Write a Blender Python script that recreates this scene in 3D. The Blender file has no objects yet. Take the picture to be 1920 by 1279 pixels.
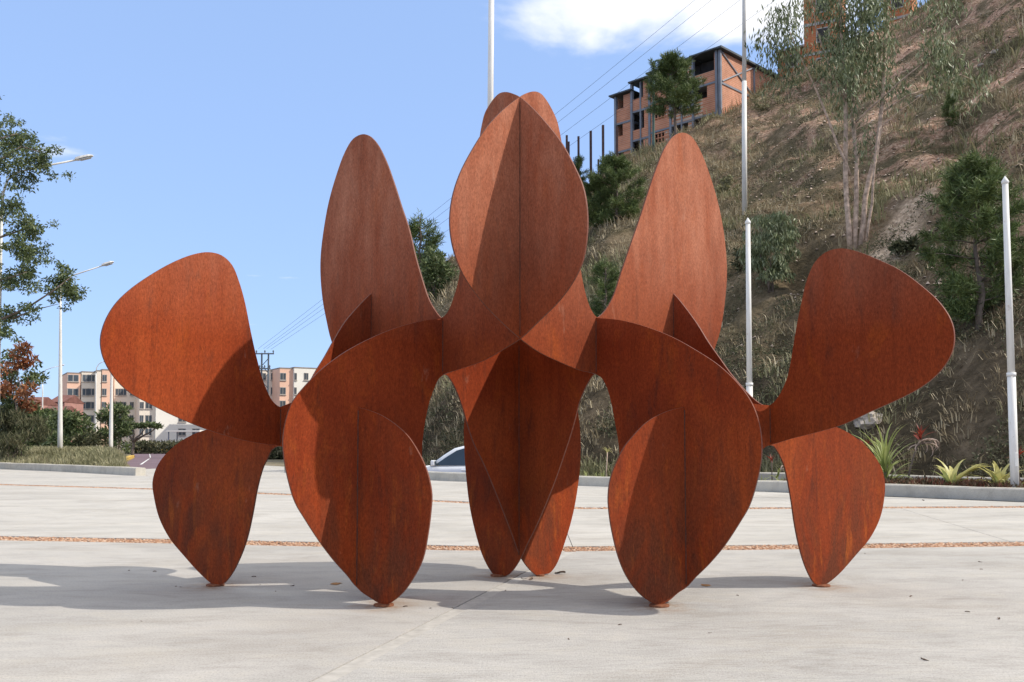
import bpy, bmesh, math, random
import numpy as np
from mathutils import Vector, Matrix
from mathutils.bvhtree import BVHTree

# ------------------------------------------------------------------ camera
FPX = 1750.0            # focal length in photo pixels (photo 1920 x 1279)
CAM_H = 1.05            # eye height above the plaza
PITCH = math.radians(2.9)
HORIZON = 832.0
CYP = HORIZON - FPX * math.tan(PITCH)
SUN_EL, SUN_AZ = math.radians(41.0), math.radians(97.0)   # azimuth clockwise from +Y (away from the camera)
scene = bpy.context.scene
C = scene.collection
cam_d = bpy.data.cameras.new('camera')
cam_d.sensor_width = 36.0
cam_d.lens = FPX / 1920.0 * 36.0
cam_d.shift_y = (CYP - 639.5) / 1920.0
cam_d.clip_start = 0.05
cam_d.clip_end = 12000.0
cam = bpy.data.objects.new('camera', cam_d)
cam.location = (0, 0, CAM_H)
cam.rotation_euler = (math.pi / 2 + PITCH, 0, 0)
C.objects.link(cam)
scene.camera = cam

# ------------------------------------------------------------------ world: sky with clouds
world = bpy.data.worlds.new('World')
scene.world = world
world.use_nodes = True
wt = world.node_tree
wt.nodes.clear()
def wn(t, **k):
    n = wt.nodes.new(t)
    for a, b in k.items():
        setattr(n, a, b)
    return n
w_out = wn('ShaderNodeOutputWorld')
w_bg = wn('ShaderNodeBackground')
w_bg.inputs['Strength'].default_value = 0.15
sky = wn('ShaderNodeTexSky', sky_type='NISHITA', sun_disc=False, sun_elevation=SUN_EL, sun_rotation=SUN_AZ,
         altitude=1200.0, air_density=1.0, dust_density=1.6, ozone_density=3.0)
tc = wn('ShaderNodeTexCoord')
# project the view direction on a flat cloud deck
sep = wn('ShaderNodeSeparateXYZ')
wt.links.new(tc.outputs['Generated'], sep.inputs[0])
zc = wn('ShaderNodeMath', operation='MAXIMUM'); zc.inputs[1].default_value = 0.04
wt.links.new(sep.outputs['Z'], zc.inputs[0])
dx = wn('ShaderNodeMath', operation='DIVIDE'); wt.links.new(sep.outputs['X'], dx.inputs[0]); wt.links.new(zc.outputs[0], dx.inputs[1])
dy = wn('ShaderNodeMath', operation='DIVIDE'); wt.links.new(sep.outputs['Y'], dy.inputs[0]); wt.links.new(zc.outputs[0], dy.inputs[1])
cmb = wn('ShaderNodeCombineXYZ')
wt.links.new(dx.outputs[0], cmb.inputs[0]); wt.links.new(dy.outputs[0], cmb.inputs[1])
CLOUD_OFF = (7.3, 2.1, 0.0)
mp = wn('ShaderNodeMapping'); mp.inputs['Location'].default_value = CLOUD_OFF
wt.links.new(cmb.outputs[0], mp.inputs['Vector'])
nz = wn('ShaderNodeTexNoise'); nz.inputs['Scale'].default_value = 1.25; nz.inputs['Detail'].default_value = 8.0
nz.inputs['Roughness'].default_value = 0.52; nz.inputs['Distortion'].default_value = 0.3
wt.links.new(mp.outputs[0], nz.inputs['Vector'])
# cloud bank to the right, thickened overhead out of view to fill ground shadows: coverage grows with height and towards +X
bank = wn('ShaderNodeMath', operation='MULTIPLY_ADD'); bank.inputs[1].default_value = 0.16
wt.links.new(sep.outputs['X'], bank.inputs[0]); wt.links.new(sep.outputs['Z'], bank.inputs[2])
cov = wn('ShaderNodeMapRange'); cov.inputs['From Min'].default_value = 0.375; cov.inputs['From Max'].default_value = 0.50
cov.inputs['To Min'].default_value = -0.215; cov.inputs['To Max'].default_value = 0.17
wt.links.new(bank.outputs[0], cov.inputs['Value'])
csum = wn('ShaderNodeMath', operation='ADD'); wt.links.new(nz.outputs['Fac'], csum.inputs[0]); wt.links.new(cov.outputs[0], csum.inputs[1])
cr = wn('ShaderNodeMapRange', interpolation_type='SMOOTHSTEP'); cr.inputs['From Min'].default_value = 0.46; cr.inputs['From Max'].default_value = 0.62
cr.inputs['To Max'].default_value = 0.92
wt.links.new(csum.outputs[0], cr.inputs['Value'])
# thin high haze evens out the clear sky
gam = wn('ShaderNodeGamma'); gam.inputs['Gamma'].default_value = 0.12
wt.links.new(sky.outputs[0], gam.inputs['Color'])
tint = wn('ShaderNodeMix', data_type='RGBA', blend_type='MULTIPLY'); tint.inputs['Factor'].default_value = 1.0
wt.links.new(gam.outputs[0], tint.inputs['A']); tint.inputs['B'].default_value = (1.36, 1.90, 3.0, 1)
veil = wn('ShaderNodeMix', data_type='RGBA', blend_type='ADD'); veil.inputs['Factor'].default_value = 0.20
wt.links.new(tint.outputs['Result'], veil.inputs['A']); wt.links.new(sky.outputs[0], veil.inputs['B'])
tint = veil
mix = wn('ShaderNodeMix', data_type='RGBA')
wt.links.new(cr.outputs[0], mix.inputs['Factor'])
wt.links.new(tint.outputs['Result'], mix.inputs['A'])
mix.inputs['B'].default_value = (5.2, 5.2, 5.3, 1)
wt.links.new(mix.outputs['Result'], w_bg.inputs['Color'])
wt.links.new(w_bg.outputs[0], w_out.inputs['Surface'])

# ------------------------------------------------------------------ sun
sun_d = bpy.data.lights.new('sun', 'SUN')
sun_d.energy = 2.8
sun_d.angle = math.radians(0.53)
sun_d.color = (1.0, 0.94, 0.84)
sun = bpy.data.objects.new('sun', sun_d)
sdir = Vector((math.sin(SUN_AZ) * math.cos(SUN_EL), math.cos(SUN_AZ) * math.cos(SUN_EL), math.sin(SUN_EL)))
sun.rotation_euler = sdir.to_track_quat('Z', 'Y').to_euler()
sun.location = (20, 0, 30)
C.objects.link(sun)
vs = scene.view_settings
vs.view_transform = 'Standard'
vs.look = 'None'
vs.exposure = 0.65
vs.gamma = 1.0
vs.use_curve_mapping = False

# ------------------------------------------------------------------ pixel helpers (a pixel is only a direction)
EYE = Vector((0, 0, CAM_H))
def ray(px, py):
    xc, yc = (px - 960.0) / FPX, (CYP - py) / FPX
    c, s = math.cos(PITCH), math.sin(PITCH)
    return Vector((xc, c - yc * s, s + yc * c))
def on_ground(px, py, z=0.0):
    r = ray(px, py)
    return EYE + r * ((z - CAM_H) / r.z)
def at_depth(px, py, y):
    r = ray(px, py)
    return EYE + r * (y / r.y)

# ------------------------------------------------------------------ object helpers
def obj(name, mesh, mat=None, parent=None):
    if isinstance(mesh, bmesh.types.BMesh):
        me = bpy.data.meshes.new(name)
        mesh.to_mesh(me)
        mesh.free()
    else:
        me = mesh
    if mat is not None and not me.materials:
        for m in (mat if isinstance(mat, (list, tuple)) else [mat]):
            me.materials.append(m)
    o = bpy.data.objects.new(name, me)
    C.objects.link(o)
    if parent is not None:
        o.parent = parent
    return o
def tag(o, label=None, cat=None, group=None, kind=None):
    if label: o['label'] = label
    if cat: o['category'] = cat
    if group: o['group'] = group
    if kind: o['kind'] = kind
    return o
def thing(name, label, cat, loc=(0, 0, 0), rotz=0.0, group=None):
    o = bpy.data.objects.new(name, None)
    o.empty_display_size = 0.2
    o.location = loc
    o.rotation_euler = (0, 0, rotz)
    C.objects.link(o)
    return tag(o, label, cat, group)
def np_mesh(name, verts, faces_flat, loop_counts, mat_idx=None, smooth=False):
    me = bpy.data.meshes.new(name)
    verts = np.asarray(verts, np.float32)
    faces_flat = np.asarray(faces_flat, np.int32)
    loop_counts = np.asarray(loop_counts, np.int32)
    me.vertices.add(len(verts)); me.vertices.foreach_set('co', verts.ravel())
    me.loops.add(len(faces_flat)); me.loops.foreach_set('vertex_index', faces_flat)
    me.polygons.add(len(loop_counts))
    starts = np.concatenate(([0], np.cumsum(loop_counts)[:-1])).astype(np.int32)
    me.polygons.foreach_set('loop_start', starts)
    me.polygons.foreach_set('loop_total', loop_counts)
    if mat_idx is not None:
        me.polygons.foreach_set('material_index', np.asarray(mat_idx, np.int32))
    if smooth:
        me.polygons.foreach_set('use_smooth', np.ones(len(loop_counts), bool))
    me.update(calc_edges=True)
    me.validate()
    return me
def add_box(bm, c, s, rz=0.0, m=0, bevel=0.0):
    M = Matrix.Translation(c) @ Matrix.Rotation(rz, 4, 'Z') @ Matrix.Diagonal((s[0], s[1], s[2], 1))
    r = bmesh.ops.create_cube(bm, size=1.0, matrix=M)
    fs = set(f for v in r['verts'] for f in v.link_faces)
    for f in fs: f.material_index = m
    if bevel > 0:
        es = list(set(e for v in r['verts'] for e in v.link_edges))
        bmesh.ops.bevel(bm, geom=es, offset=bevel, segments=2, affect='EDGES', profile=0.5)
def add_tube(bm, pts, radii, seg=8, cap=True, m=0, smooth=True):
    pts = [Vector(p) for p in pts]
    if not hasattr(radii, '__len__'): radii = [radii] * len(pts)
    rings = []
    prev = None
    for i, p in enumerate(pts):
        d = (pts[min(i + 1, len(pts) - 1)] - pts[max(i - 1, 0)]).normalized()
        if prev is None:
            a = d.orthogonal().normalized()
        else:
            a = (prev - d * prev.dot(d))
            a = a.normalized() if a.length > 1e-6 else d.orthogonal().normalized()
        prev = a
        b = d.cross(a)
        rings.append([bm.verts.new(p + (a * math.cos(t) + b * math.sin(t)) * radii[i]) for t in [2 * math.pi * k / seg for k in range(seg)]])
    for r0, r1 in zip(rings, rings[1:]):
        for k in range(seg):
            f = bm.faces.new((r0[k], r0[(k + 1) % seg], r1[(k + 1) % seg], r1[k]))
            f.smooth = smooth; f.material_index = m
    if cap:
        f = bm.faces.new(rings[0][::-1]); f.material_index = m
        f = bm.faces.new(rings[-1]); f.material_index = m
def add_prism(bm, poly, z0, z1, m=0):
    lo = [bm.verts.new((p[0], p[1], z0)) for p in poly]
    hi = [bm.verts.new((p[0], p[1], z1)) for p in poly]
    n = len(poly)
    fs = [bm.faces.new(hi), bm.faces.new(lo[::-1])]
    for i in range(n):
        fs.append(bm.faces.new((lo[i], lo[(i + 1) % n], hi[(i + 1) % n], hi[i])))
    for f in fs: f.material_index = m
    bmesh.ops.recalc_face_normals(bm, faces=fs)
    return hi

# ------------------------------------------------------------------ material helpers
def new_mat(name):
    m = bpy.data.materials.new(name)
    m.use_nodes = True
    nt = m.node_tree
    b = nt.nodes['Principled BSDF']
    b.inputs['Specular IOR Level'].default_value = 0.3
    return m, nt, b
def node(nt, t, ins=None, **k):
    n = nt.nodes.new(t)
    for a, b in k.items():
        setattr(n, a, b)
    if ins:
        for a, v in ins.items():
            if isinstance(v, bpy.types.NodeSocket): nt.links.new(v, n.inputs[a])
            else: n.inputs[a].default_value = v
    return n
def ramp(nt, fac, stops, interp='LINEAR'):
    n = nt.nodes.new('ShaderNodeValToRGB')
    e = n.color_ramp.elements
    n.color_ramp.interpolation = interp
    while len(e) < len(stops): e.new(0.5)
    for k, (p, c) in enumerate(stops):
        e[k].position = p
        e[k].color = (*c, 1) if hasattr(c, '__len__') else (c, c, c, 1)
    nt.links.new(fac, n.inputs[0])
    return n.outputs[0]
def mixc(nt, fac, a, b, blend='MIX'):
    n = nt.nodes.new('ShaderNodeMix'); n.data_type = 'RGBA'; n.blend_type = blend
    for key, v in (('Factor', fac), ('A', a), ('B', b)):
        s = n.inputs[key]
        if isinstance(v, bpy.types.NodeSocket): nt.links.new(v, s)
        elif hasattr(v, '__len__'): s.default_value = (*v, 1)
        else: s.default_value = v
    return n.outputs['Result']
def coords(nt, scale=(1, 1, 1), kind='Object', rot=(0, 0, 0), loc=(0, 0, 0)):
    t = nt.nodes.new('ShaderNodeTexCoord')
    mp = node(nt, 'ShaderNodeMapping', {'Vector': t.outputs[kind], 'Scale': scale, 'Rotation': rot, 'Location': loc})
    return mp.outputs[0]
def noise(nt, vec, scale, detail=4.0, rough=0.55, dist=0.0):
    return node(nt, 'ShaderNodeTexNoise', {'Vector': vec, 'Scale': scale, 'Detail': detail, 'Roughness': rough, 'Distortion': dist}).outputs['Fac']
def bump(nt, b, height, strength=0.3, dist=0.02):
    n = node(nt, 'ShaderNodeBump', {'Height': height, 'Strength': strength, 'Distance': dist})
    nt.links.new(n.outputs[0], b.inputs['Normal'])
def simple_mat(name, col, rough=0.6, var=0.15, scale=3.0, metal=0.0, spec=0.3, kind='Object', detail=5.0, bmp=0.0):
    m, nt, b = new_mat(name)
    n = noise(nt, coords(nt, kind=kind), scale, detail)
    c = ramp(nt, n, [(0.3, [x * (1 - var) for x in col]), (0.7, [min(1, x * (1 + var)) for x in col])])
    nt.links.new(c, b.inputs['Base Color'])
    b.inputs['Roughness'].default_value = rough
    b.inputs['Metallic'].default_value = metal
    b.inputs['Specular IOR Level'].default_value = spec
    if bmp: bump(nt, b, n, bmp)
    return m
def leaf_mat(name, cols, rough=0.55, trans=0.25, scale=1.5):
    """foliage: colour varies from leaf to leaf, light passes through"""
    m, nt, b = new_mat(name)
    geo = node(nt, 'ShaderNodeNewGeometry')
    n = noise(nt, coords(nt), scale, 2.0)
    rnd = node(nt, 'ShaderNodeMath', {0: geo.outputs['Random Per Island'], 1: 0.6}, operation='MULTIPLY')
    ad = node(nt, 'ShaderNodeMath', {0: rnd.outputs[0], 1: n}, operation='ADD')
    sb = node(nt, 'ShaderNodeMath', {0: ad.outputs[0], 1: 0.25}, operation='SUBTRACT')
    stops = [(i / max(1, len(cols) - 1) * 0.8 + 0.05, c) for i, c in enumerate(cols)]
    c = ramp(nt, sb.outputs[0], stops)
    nt.links.new(c, b.inputs['Base Color'])
    b.inputs['Roughness'].default_value = rough
    b.inputs['Specular IOR Level'].default_value = 0.25
    out = nt.nodes['Material Output']
    tr = node(nt, 'ShaderNodeBsdfTranslucent', {'Color': c})
    mx = node(nt, 'ShaderNodeMixShader', {0: trans, 1: b.outputs[0], 2: tr.outputs[0]})
    nt.links.new(mx.outputs[0], out.inputs['Surface'])
    return m

# ------------------------------------------------------------------ materials
def corten(name):
    m, nt, b = new_mat(name)
    t = nt.nodes.new('ShaderNodeTexCoord')
    def mpv(s): return node(nt, 'ShaderNodeMapping', {'Vector': t.outputs['Object'], 'Scale': s}).outputs[0]
    def mul(a, k): return node(nt, 'ShaderNodeMath', {0: a, 1: k}, operation='MULTIPLY').outputs[0]
    streak = noise(nt, mpv((22, 22, 1.0)), 1.4, 6, 0.6)
    grain = noise(nt, mpv((1, 1, 0.35)), 130, 4, 0.75)
    speck = noise(nt, mpv((1, 1, 0.8)), 55, 5, 0.75)
    big = noise(nt, mpv((1, 1, 0.7)), 0.9, 5, 0.6, 0.6)
    patch = noise(nt, mpv((1.4, 1.4, 0.8)), 2.4, 6, 0.68, 0.8)
    smear = noise(nt, mpv((3.0, 3.0, 0.7)), 3.0, 7, 0.7, 0.4)
    base = ramp(nt, big, [(0.30, (0.155, 0.0225, 0.0070)), (0.50, (0.222, 0.0355, 0.0092)), (0.70, (0.292, 0.055, 0.0135))])
    base = mixc(nt, 0.38, base, ramp(nt, streak, [(0.30, (0.70, 0.68, 0.68)), (0.5, (1, 1, 1)), (0.72, (1.22, 1.25, 1.25))]), 'MULTIPLY')
    # no two plates weathered alike
    oi = node(nt, 'ShaderNodeObjectInfo')
    base = mixc(nt, mul(oi.outputs['Random'], 0.42), base, (0.165, 0.046, 0.019))
    # orange rust blooms, dark brown damp patches
    o = ramp(nt, patch, [(0.55, 0.0), (0.72, 1.0)])
    base = mixc(nt, mul(o, 0.55), base, (0.30, 0.060, 0.009))
    dk = ramp(nt, smear, [(0.30, 1.0), (0.45, 0.0)])
    base = mixc(nt, mul(dk, 0.62), base, (0.075, 0.022, 0.013))
    # pale mineral bloom where rain washes the upper parts
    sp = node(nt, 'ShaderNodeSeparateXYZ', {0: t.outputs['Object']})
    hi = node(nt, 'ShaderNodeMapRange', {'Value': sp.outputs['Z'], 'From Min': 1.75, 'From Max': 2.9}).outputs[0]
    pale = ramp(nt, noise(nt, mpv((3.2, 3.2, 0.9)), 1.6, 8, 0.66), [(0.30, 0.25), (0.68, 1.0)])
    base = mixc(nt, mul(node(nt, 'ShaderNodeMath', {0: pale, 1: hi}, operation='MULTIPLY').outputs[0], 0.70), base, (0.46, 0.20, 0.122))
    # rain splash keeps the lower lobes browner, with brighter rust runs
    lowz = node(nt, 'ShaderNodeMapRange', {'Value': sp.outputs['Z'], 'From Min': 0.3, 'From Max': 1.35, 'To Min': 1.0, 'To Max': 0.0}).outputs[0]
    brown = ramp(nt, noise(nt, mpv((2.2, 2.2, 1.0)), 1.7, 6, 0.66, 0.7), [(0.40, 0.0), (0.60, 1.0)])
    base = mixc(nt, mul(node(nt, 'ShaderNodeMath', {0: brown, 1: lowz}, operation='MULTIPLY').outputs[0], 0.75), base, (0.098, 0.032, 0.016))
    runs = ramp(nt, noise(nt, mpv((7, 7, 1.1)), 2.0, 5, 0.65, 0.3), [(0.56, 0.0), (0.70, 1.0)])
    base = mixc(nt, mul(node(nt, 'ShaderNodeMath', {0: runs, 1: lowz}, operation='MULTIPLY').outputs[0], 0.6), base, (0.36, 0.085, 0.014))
    scuff = ramp(nt, noise(nt, mpv((3, 3, 1.6)), 2.1, 4, 0.6, 0.3), [(0.68, 0.0), (0.78, 1.0)])
    base = mixc(nt, mul(scuff, 0.35), base, (0.40, 0.22, 0.15))
    g = ramp(nt, grain, [(0.25, 0.55), (0.5, 1.0), (0.75, 1.45)])
    base = mixc(nt, 0.85, base, g, 'MULTIPLY')
    base = mixc(nt, 0.6, base, ramp(nt, speck, [(0.3, 0.62), (0.5, 1.0), (0.72, 1.3)]), 'MULTIPLY')
    nt.links.new(base, b.inputs['Base Color'])
    b.inputs['Roughness'].default_value = 0.85
    b.inputs['Specular IOR Level'].default_value = 0.10
    bump(nt, b, grain, 0.2, 0.006)
    return m
M_CORTEN = corten('weathered_steel')
M_EDGE = simple_mat('cut_steel_edge', (0.165, 0.058, 0.036), 0.55, 0.25, 40.0, spec=0.25)
M_DISC = simple_mat('rusty_base_disc', (0.20, 0.075, 0.035), 0.8, 0.4, 60.0)

# ------------------------------------------------------------------ the sculpture
def catmull(pts, sub=4):
    n = len(pts); out = []
    P = [np.array(p, float) for p in pts]
    for i in range(n):
        p0, p1, p2, p3 = P[i - 1], P[i], P[(i + 1) % n], P[(i + 2) % n]
        # centripetal knots keep unevenly spaced points free of loops
        def tj(t, a, b): return t + max(1e-6, np.linalg.norm(b - a)) ** 0.5
        t0 = 0; t1 = tj(t0, p0, p1); t2 = tj(t1, p1, p2); t3 = tj(t2, p2, p3)
        for k in range(sub):
            t = t1 + (t2 - t1) * k / sub
            A1 = (t1 - t) / (t1 - t0) * p0 + (t - t0) / (t1 - t0) * p1
            A2 = (t2 - t) / (t2 - t1) * p1 + (t - t1) / (t2 - t1) * p2
            A3 = (t3 - t) / (t3 - t2) * p2 + (t - t2) / (t3 - t2) * p3
            B1 = (t2 - t) / (t2 - t0) * A1 + (t - t0) / (t2 - t0) * A2
            B2 = (t3 - t) / (t3 - t1) * A2 + (t - t1) / (t3 - t1) * A3
            out.append((t2 - t) / (t2 - t1) * B1 + (t - t1) / (t2 - t1) * B2)
    return out
def v2(p): return np.array((p[0], p[1]))
def col_on_line(p, d, px):
    """where the pixel column px meets the vertical plane over the plan line p + t d"""
    r = v2(ray(px, 760))
    t = np.linalg.solve(np.array([[r[0], -d[0]], [r[1], -d[1]]]), np.array(p))
    return r * t[0]
# plan of the crossed plates: two long plates cross at 45 degrees, the others are slotted into them
S2 = 2 ** -0.5
DIR1, DIR2 = np.array((S2, S2)), np.array((-S2, S2))
lo_, hi_ = 5.0, 8.5
for _ in range(50):
    D_ = (lo_ + hi_) / 2
    PC = np.array(((975 - 960) / FPX * D_, D_))
    PJL = col_on_line(PC, DIR2, 830); PLM = col_on_line(PJL, DIR1, 672)
    DML = v2(on_ground(410, 1099)) - PLM
    q_ = col_on_line(PLM, DML, 722); r_ = ray(722, 1136)
    if CAM_H + r_.z * q_[1] / r_.y > 0.0: lo_ = D_
    else: hi_ = D_
PJR = col_on_line(PC, DIR1, 1118); PRM = col_on_line(PJR, DIR2, 1283)
DMR = v2(on_ground(1533, 1100)) - PRM
P2L = col_on_line(PC, DIR2, 695); P2R = col_on_line(PC, DIR1, 1264)
PFL = col_on_line(PLM, DML, 527); PFR = col_on_line(PRM, DMR, 1443)
PL = {
 'one': (PC, DIR1, [(975,635),(936,600),(899,560),(868,515),(850,468),(843,421),(847,374),(861,328),(885,281),(913,238),(941,208),(974,182),
    (988,174.5),(1002,172),(1013,176),(1024,189),(1034,206),(1043,226),(1048,246),(1052,268),(1060,320),(1069,385),(1078,450),(1088,508),(1096,548),(1105,576),(1113,590),
    (1119,595),(1131,586),(1148,558),(1164,511),(1181,461),(1198,412),(1215,359),(1228,321),(1245,279),(1262,256),(1278,249),(1295,256),(1312,283),(1329,326),(1344,376),(1354,423),(1359.5,465),
    (1362,511),(1359,558),(1352,608),(1342,645),(1322,690),(1288,718),(1240,732),(1190,732),(1150,718),(1115,701),(1086,694),(1047,678),(1008,659)]),
 'two': (PC, DIR2, [(976,635),(1011,602),(1049,564),(1077,525),(1094,487),(1101.5,440),(1101.5,393),(1094,351),(1077,311),(1054,269),(1025,231.5),(997,201),(975,182),
    (962.5,176),(950,173),(938.6,175),(929,183),(919,196.5),(910,213),(905,232),(900.5,257),(892,320),(884,390),(873,460),(860,529),(852,557),(843,581),(836,591),
    (829,596),(819,586),(805,562),(791,520),(779,478),(768,431),(754,389),(739,342),(723,299),(707,269),(693,255),(681,252),(664,260),(648,285),(632,328),(617.5,379),(608,431),(602.5,478),(602,515),
    (606,562),(613,600),(622,638),(642,685),(675,715),(720,730),(770,726),(805,714),(832,702),(868,690),(907,676),(946,654)]),
 'left_leaf': (PJL, DIR1, [(830,597),(791,602),(742,615),(694,634.5),(645,661),(602,693),(573,722),(548.5,753),(536,787),(530,826),(533,865),(541,903.6),(553,942),(573,976),(597,1013),(626,1051.5),(650,1078),(670,1102),
    (695,1115),(722,1120),(750,1108),(768,1080),(780,1030),(786,980),(789,930),(790,880),(791,831),(796,792),(803,758),(813,729),(823,709),(835,702.5),(845.5,713.5),(858,739),(868,768),(875,792),(888,831),(907,870),(936,940),(960,1002),
    (977.5,1047),(999,1074),(1013,1081.5),(1028,1076),(1042,1059),(1057,1020),(1071.5,971.5),(1081,923),(1087,870),(1087.5,821),(1083.6,777.5),(1072,720),(1045,655),(1005,615),(940,592),(880,588)]),
 'right_leaf': (PJR, DIR2, [(1119,596),(1163.6,600.6),(1212,613),(1260.6,632),(1309,659),(1348,685),(1382,717),(1406,748.5),(1420.6,782),(1428,821),(1428,860),(1420.6,899),(1406,947),(1386.6,981),(1357.5,1025),(1328.5,1059),(1304,1083),(1286,1102),
    (1262,1115),(1235,1120),(1205,1107),(1187,1075),(1176,1030),(1170,980),(1167,930),(1164,880),(1160,826),(1154,792),(1146.6,753),(1137,722),(1127,707),(1115,702),(1100.6,722),(1087,753),(1081,777.5),(1071.5,811.5),(1059,850),(1042,899),(1023,947),(1003.6,991),(989,1020),
    (977.5,1045),(960.6,1071),(948,1080.5),(934,1083),(922,1072),(907,1045),(895,1008),(883,957),(876,904),(872,850),(871,797),(880,735),(905,660),(950,612),(1010,590),(1070,588)]),
 'left_wing': (PFL, P2L - PFL, [(524,763),(510,752),(494,719),(480,670),(469,621),(458,566),(447,527.6),(434,497),(414.5,479),(390,473),(362.5,477),(324,492),(280,517),(242,544),(215,571),(196,604),(188,637),(193,670),(212,705),(242,735.5),(280,757),(324,779),(379,802),(423,816.5),(466.5,827.5),(510,834),
    (528,834.5),(560,826),(600,795),(640,765),(690,740),(730,715),(755,670),(768,615),(768,560),(752,530),(725,528),(694,552),(670,576),(645.5,605),(626,637),(607,671),(592,695),(575,725),(555,750),(540,761)]),
 'right_wing': (PFR, P2R - PFR, [(1444,760),(1460,744),(1477,708),(1485,670),(1493,621),(1504,566),(1515,522),(1529,492),(1548,474),(1575,466),(1602.5,470),(1646,486.5),(1690,508),(1728,536),(1761,566),(1783,599),(1790,628),(1786,659),(1767,692),(1734,722),(1690,746.5),(1635,771),(1581,796),(1526,812),(1482,823),(1449,833),
    (1436,834),(1410,826),(1370,795),(1330,762),(1280,738),(1235,715),(1205,670),(1192,615),(1194,560),(1210,530),(1236,528),(1264.5,552),(1287,579),(1308,608),(1329,642),(1348,669),(1371,701),(1394,728),(1411.6,746),(1428,758)]),
 'left_front': (PLM, DML, [(672,764),(694,770),(718,780),(742,796),(764,816),(781,840.6),(796,870),(805.5,899),(810,928),(808,962),(803,1000.6),(793,1049),(776,1083),(757,1110),(737.6,1127),(723,1134),(708.5,1129),(694,1120),(679,1110),(668,1098),(650,1065),(620,1000),(590,935),(566,885),(548,852),
    (533,839),(521,837),(510,844),(501,862),(494,876),(483,916),(475,960),(464,1009),(450,1047.5),(434,1078),(418,1095),(402,1096),(379,1078),(346,1042),(319,1009),(299.6,971),(290,932.5),(287,905),(294,878),(310.5,853),(335,831),(362.5,815),(390,805),(425,794),(460,783),(495,771),(527,763),(548,755),(575,750),(605,750),(640,756)]),
 'right_front': (PRM, DMR, [(1282,763),(1260.6,768),(1236,777.5),(1212,792),(1188,816),(1168.5,840.6),(1154,870),(1144,899),(1140,933),(1143,971.5),(1149,1005),(1159,1044),(1173,1078),(1193,1107),(1212,1124),(1231.5,1133.5),(1251,1127.6),(1270,1112),(1286,1100),(1305,1065),(1335,1000),(1365,935),(1390,885),(1410,855),
    (1428,843),(1438,836),(1449,836),(1455,843),(1463,857),(1471,878),(1482,932.6),(1490,987),(1501,1036.6),(1515,1075),(1528.6,1095),(1545,1096),(1570,1078),(1602.5,1042),(1630,1009),(1649,971),(1657,932.6),(1658,905),(1652,878),(1635,850.5),(1613.5,828.6),(1586,809.5),(1565,800),(1535,790),(1500,778),(1470,767),(1443,760.5),(1415,757.5),(1380,750),(1340,748),(1310,754)]),
}
sculpture = thing('steel_sculpture', 'large abstract sculpture of crossed curved rusty weathering steel plates on concrete plaza', 'sculpture', (PC[0], PC[1], 0))
INV = Matrix.Translation((-PC[0], -PC[1], 0))
PLATE_T = 0.0125
def make_plate(p, d, pix):
    d = np.array(d) / np.linalg.norm(d)
    nrm = Vector((d[1], -d[0], 0))
    if nrm.y > 0: nrm = -nrm
    loop = []
    n2 = np.array((nrm.x, nrm.y))
    for px, py in catmull(pix):
        r = ray(px, py)
        t = float(np.dot(n2, np.array(p))) / float(n2[0] * r.x + n2[1] * r.y)
        w = EYE + r * t
        w.z = max(w.z, 0.010)
        loop.append(w)
    bm = bmesh.new()
    off = nrm * (PLATE_T / 2)
    A = [bm.verts.new(INV @ (w + off)) for w in loop]
    B = [bm.verts.new(INV @ (w - off)) for w in loop]
    fs = [bm.faces.new(A), bm.faces.new(B[::-1])]
    k = len(A)
    for i in range(k):
        g = bm.faces.new((A[i], B[i], B[(i + 1) % k], A[(i + 1) % k])); g.material_index = 1
        fs.append(g)
    bmesh.ops.recalc_face_normals(bm, faces=fs)
    return bm
for key, (p, d, pix) in PL.items():
    obj('plate', make_plate(p, d, pix), [M_CORTEN, M_EDGE], sculpture)
# weld beads added where two plates meet, their dark tone standing in for crease shade: plan point, facing, rows of its two ends
M_SHADE_WELD = simple_mat('shade_weld_bead', (0.075, 0.028, 0.018), 0.7, 0.4, 90.0)
def shade_weld(p, face, px, y0, y1):
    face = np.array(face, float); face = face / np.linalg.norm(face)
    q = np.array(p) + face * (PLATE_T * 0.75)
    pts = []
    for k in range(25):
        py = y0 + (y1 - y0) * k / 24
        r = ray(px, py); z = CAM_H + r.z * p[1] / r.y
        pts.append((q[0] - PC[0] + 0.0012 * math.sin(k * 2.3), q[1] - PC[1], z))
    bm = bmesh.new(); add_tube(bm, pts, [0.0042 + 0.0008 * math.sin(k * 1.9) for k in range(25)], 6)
    obj('shade_weld_bead', bm, M_SHADE_WELD, sculpture)
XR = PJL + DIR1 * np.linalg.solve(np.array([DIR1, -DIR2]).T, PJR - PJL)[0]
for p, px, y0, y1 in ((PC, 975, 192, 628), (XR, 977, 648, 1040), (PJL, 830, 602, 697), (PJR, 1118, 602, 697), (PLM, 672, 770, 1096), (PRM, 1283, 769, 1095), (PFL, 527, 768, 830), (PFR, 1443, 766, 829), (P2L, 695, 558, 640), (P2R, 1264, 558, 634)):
    shade_weld(p, (0, -1), px, y0, y1)
def make_disc(r=0.066):
    bm = bmesh.new()
    prof = [(0.0, 0.000), (r, 0.000), (r, 0.009), (r - 0.003, 0.012), (0.0, 0.012)]
    n = 28
    rings = [[bm.verts.new((q[0] * math.cos(2 * math.pi * k / n), q[0] * math.sin(2 * math.pi * k / n), q[1])) for k in range(n)] for q in prof[1:4]]
    for r0, r1 in zip(rings, rings[1:]):
        for k in range(n): bm.faces.new((r0[k], r0[(k + 1) % n], r1[(k + 1) % n], r1[k]))
    bm.faces.new(rings[0][::-1]); bm.faces.new(rings[-1])
    me = bpy.data.meshes.new('base_disc'); bm.to_mesh(me); bm.free(); me.materials.append(M_DISC)
    return me
disc_me = make_disc()
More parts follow.
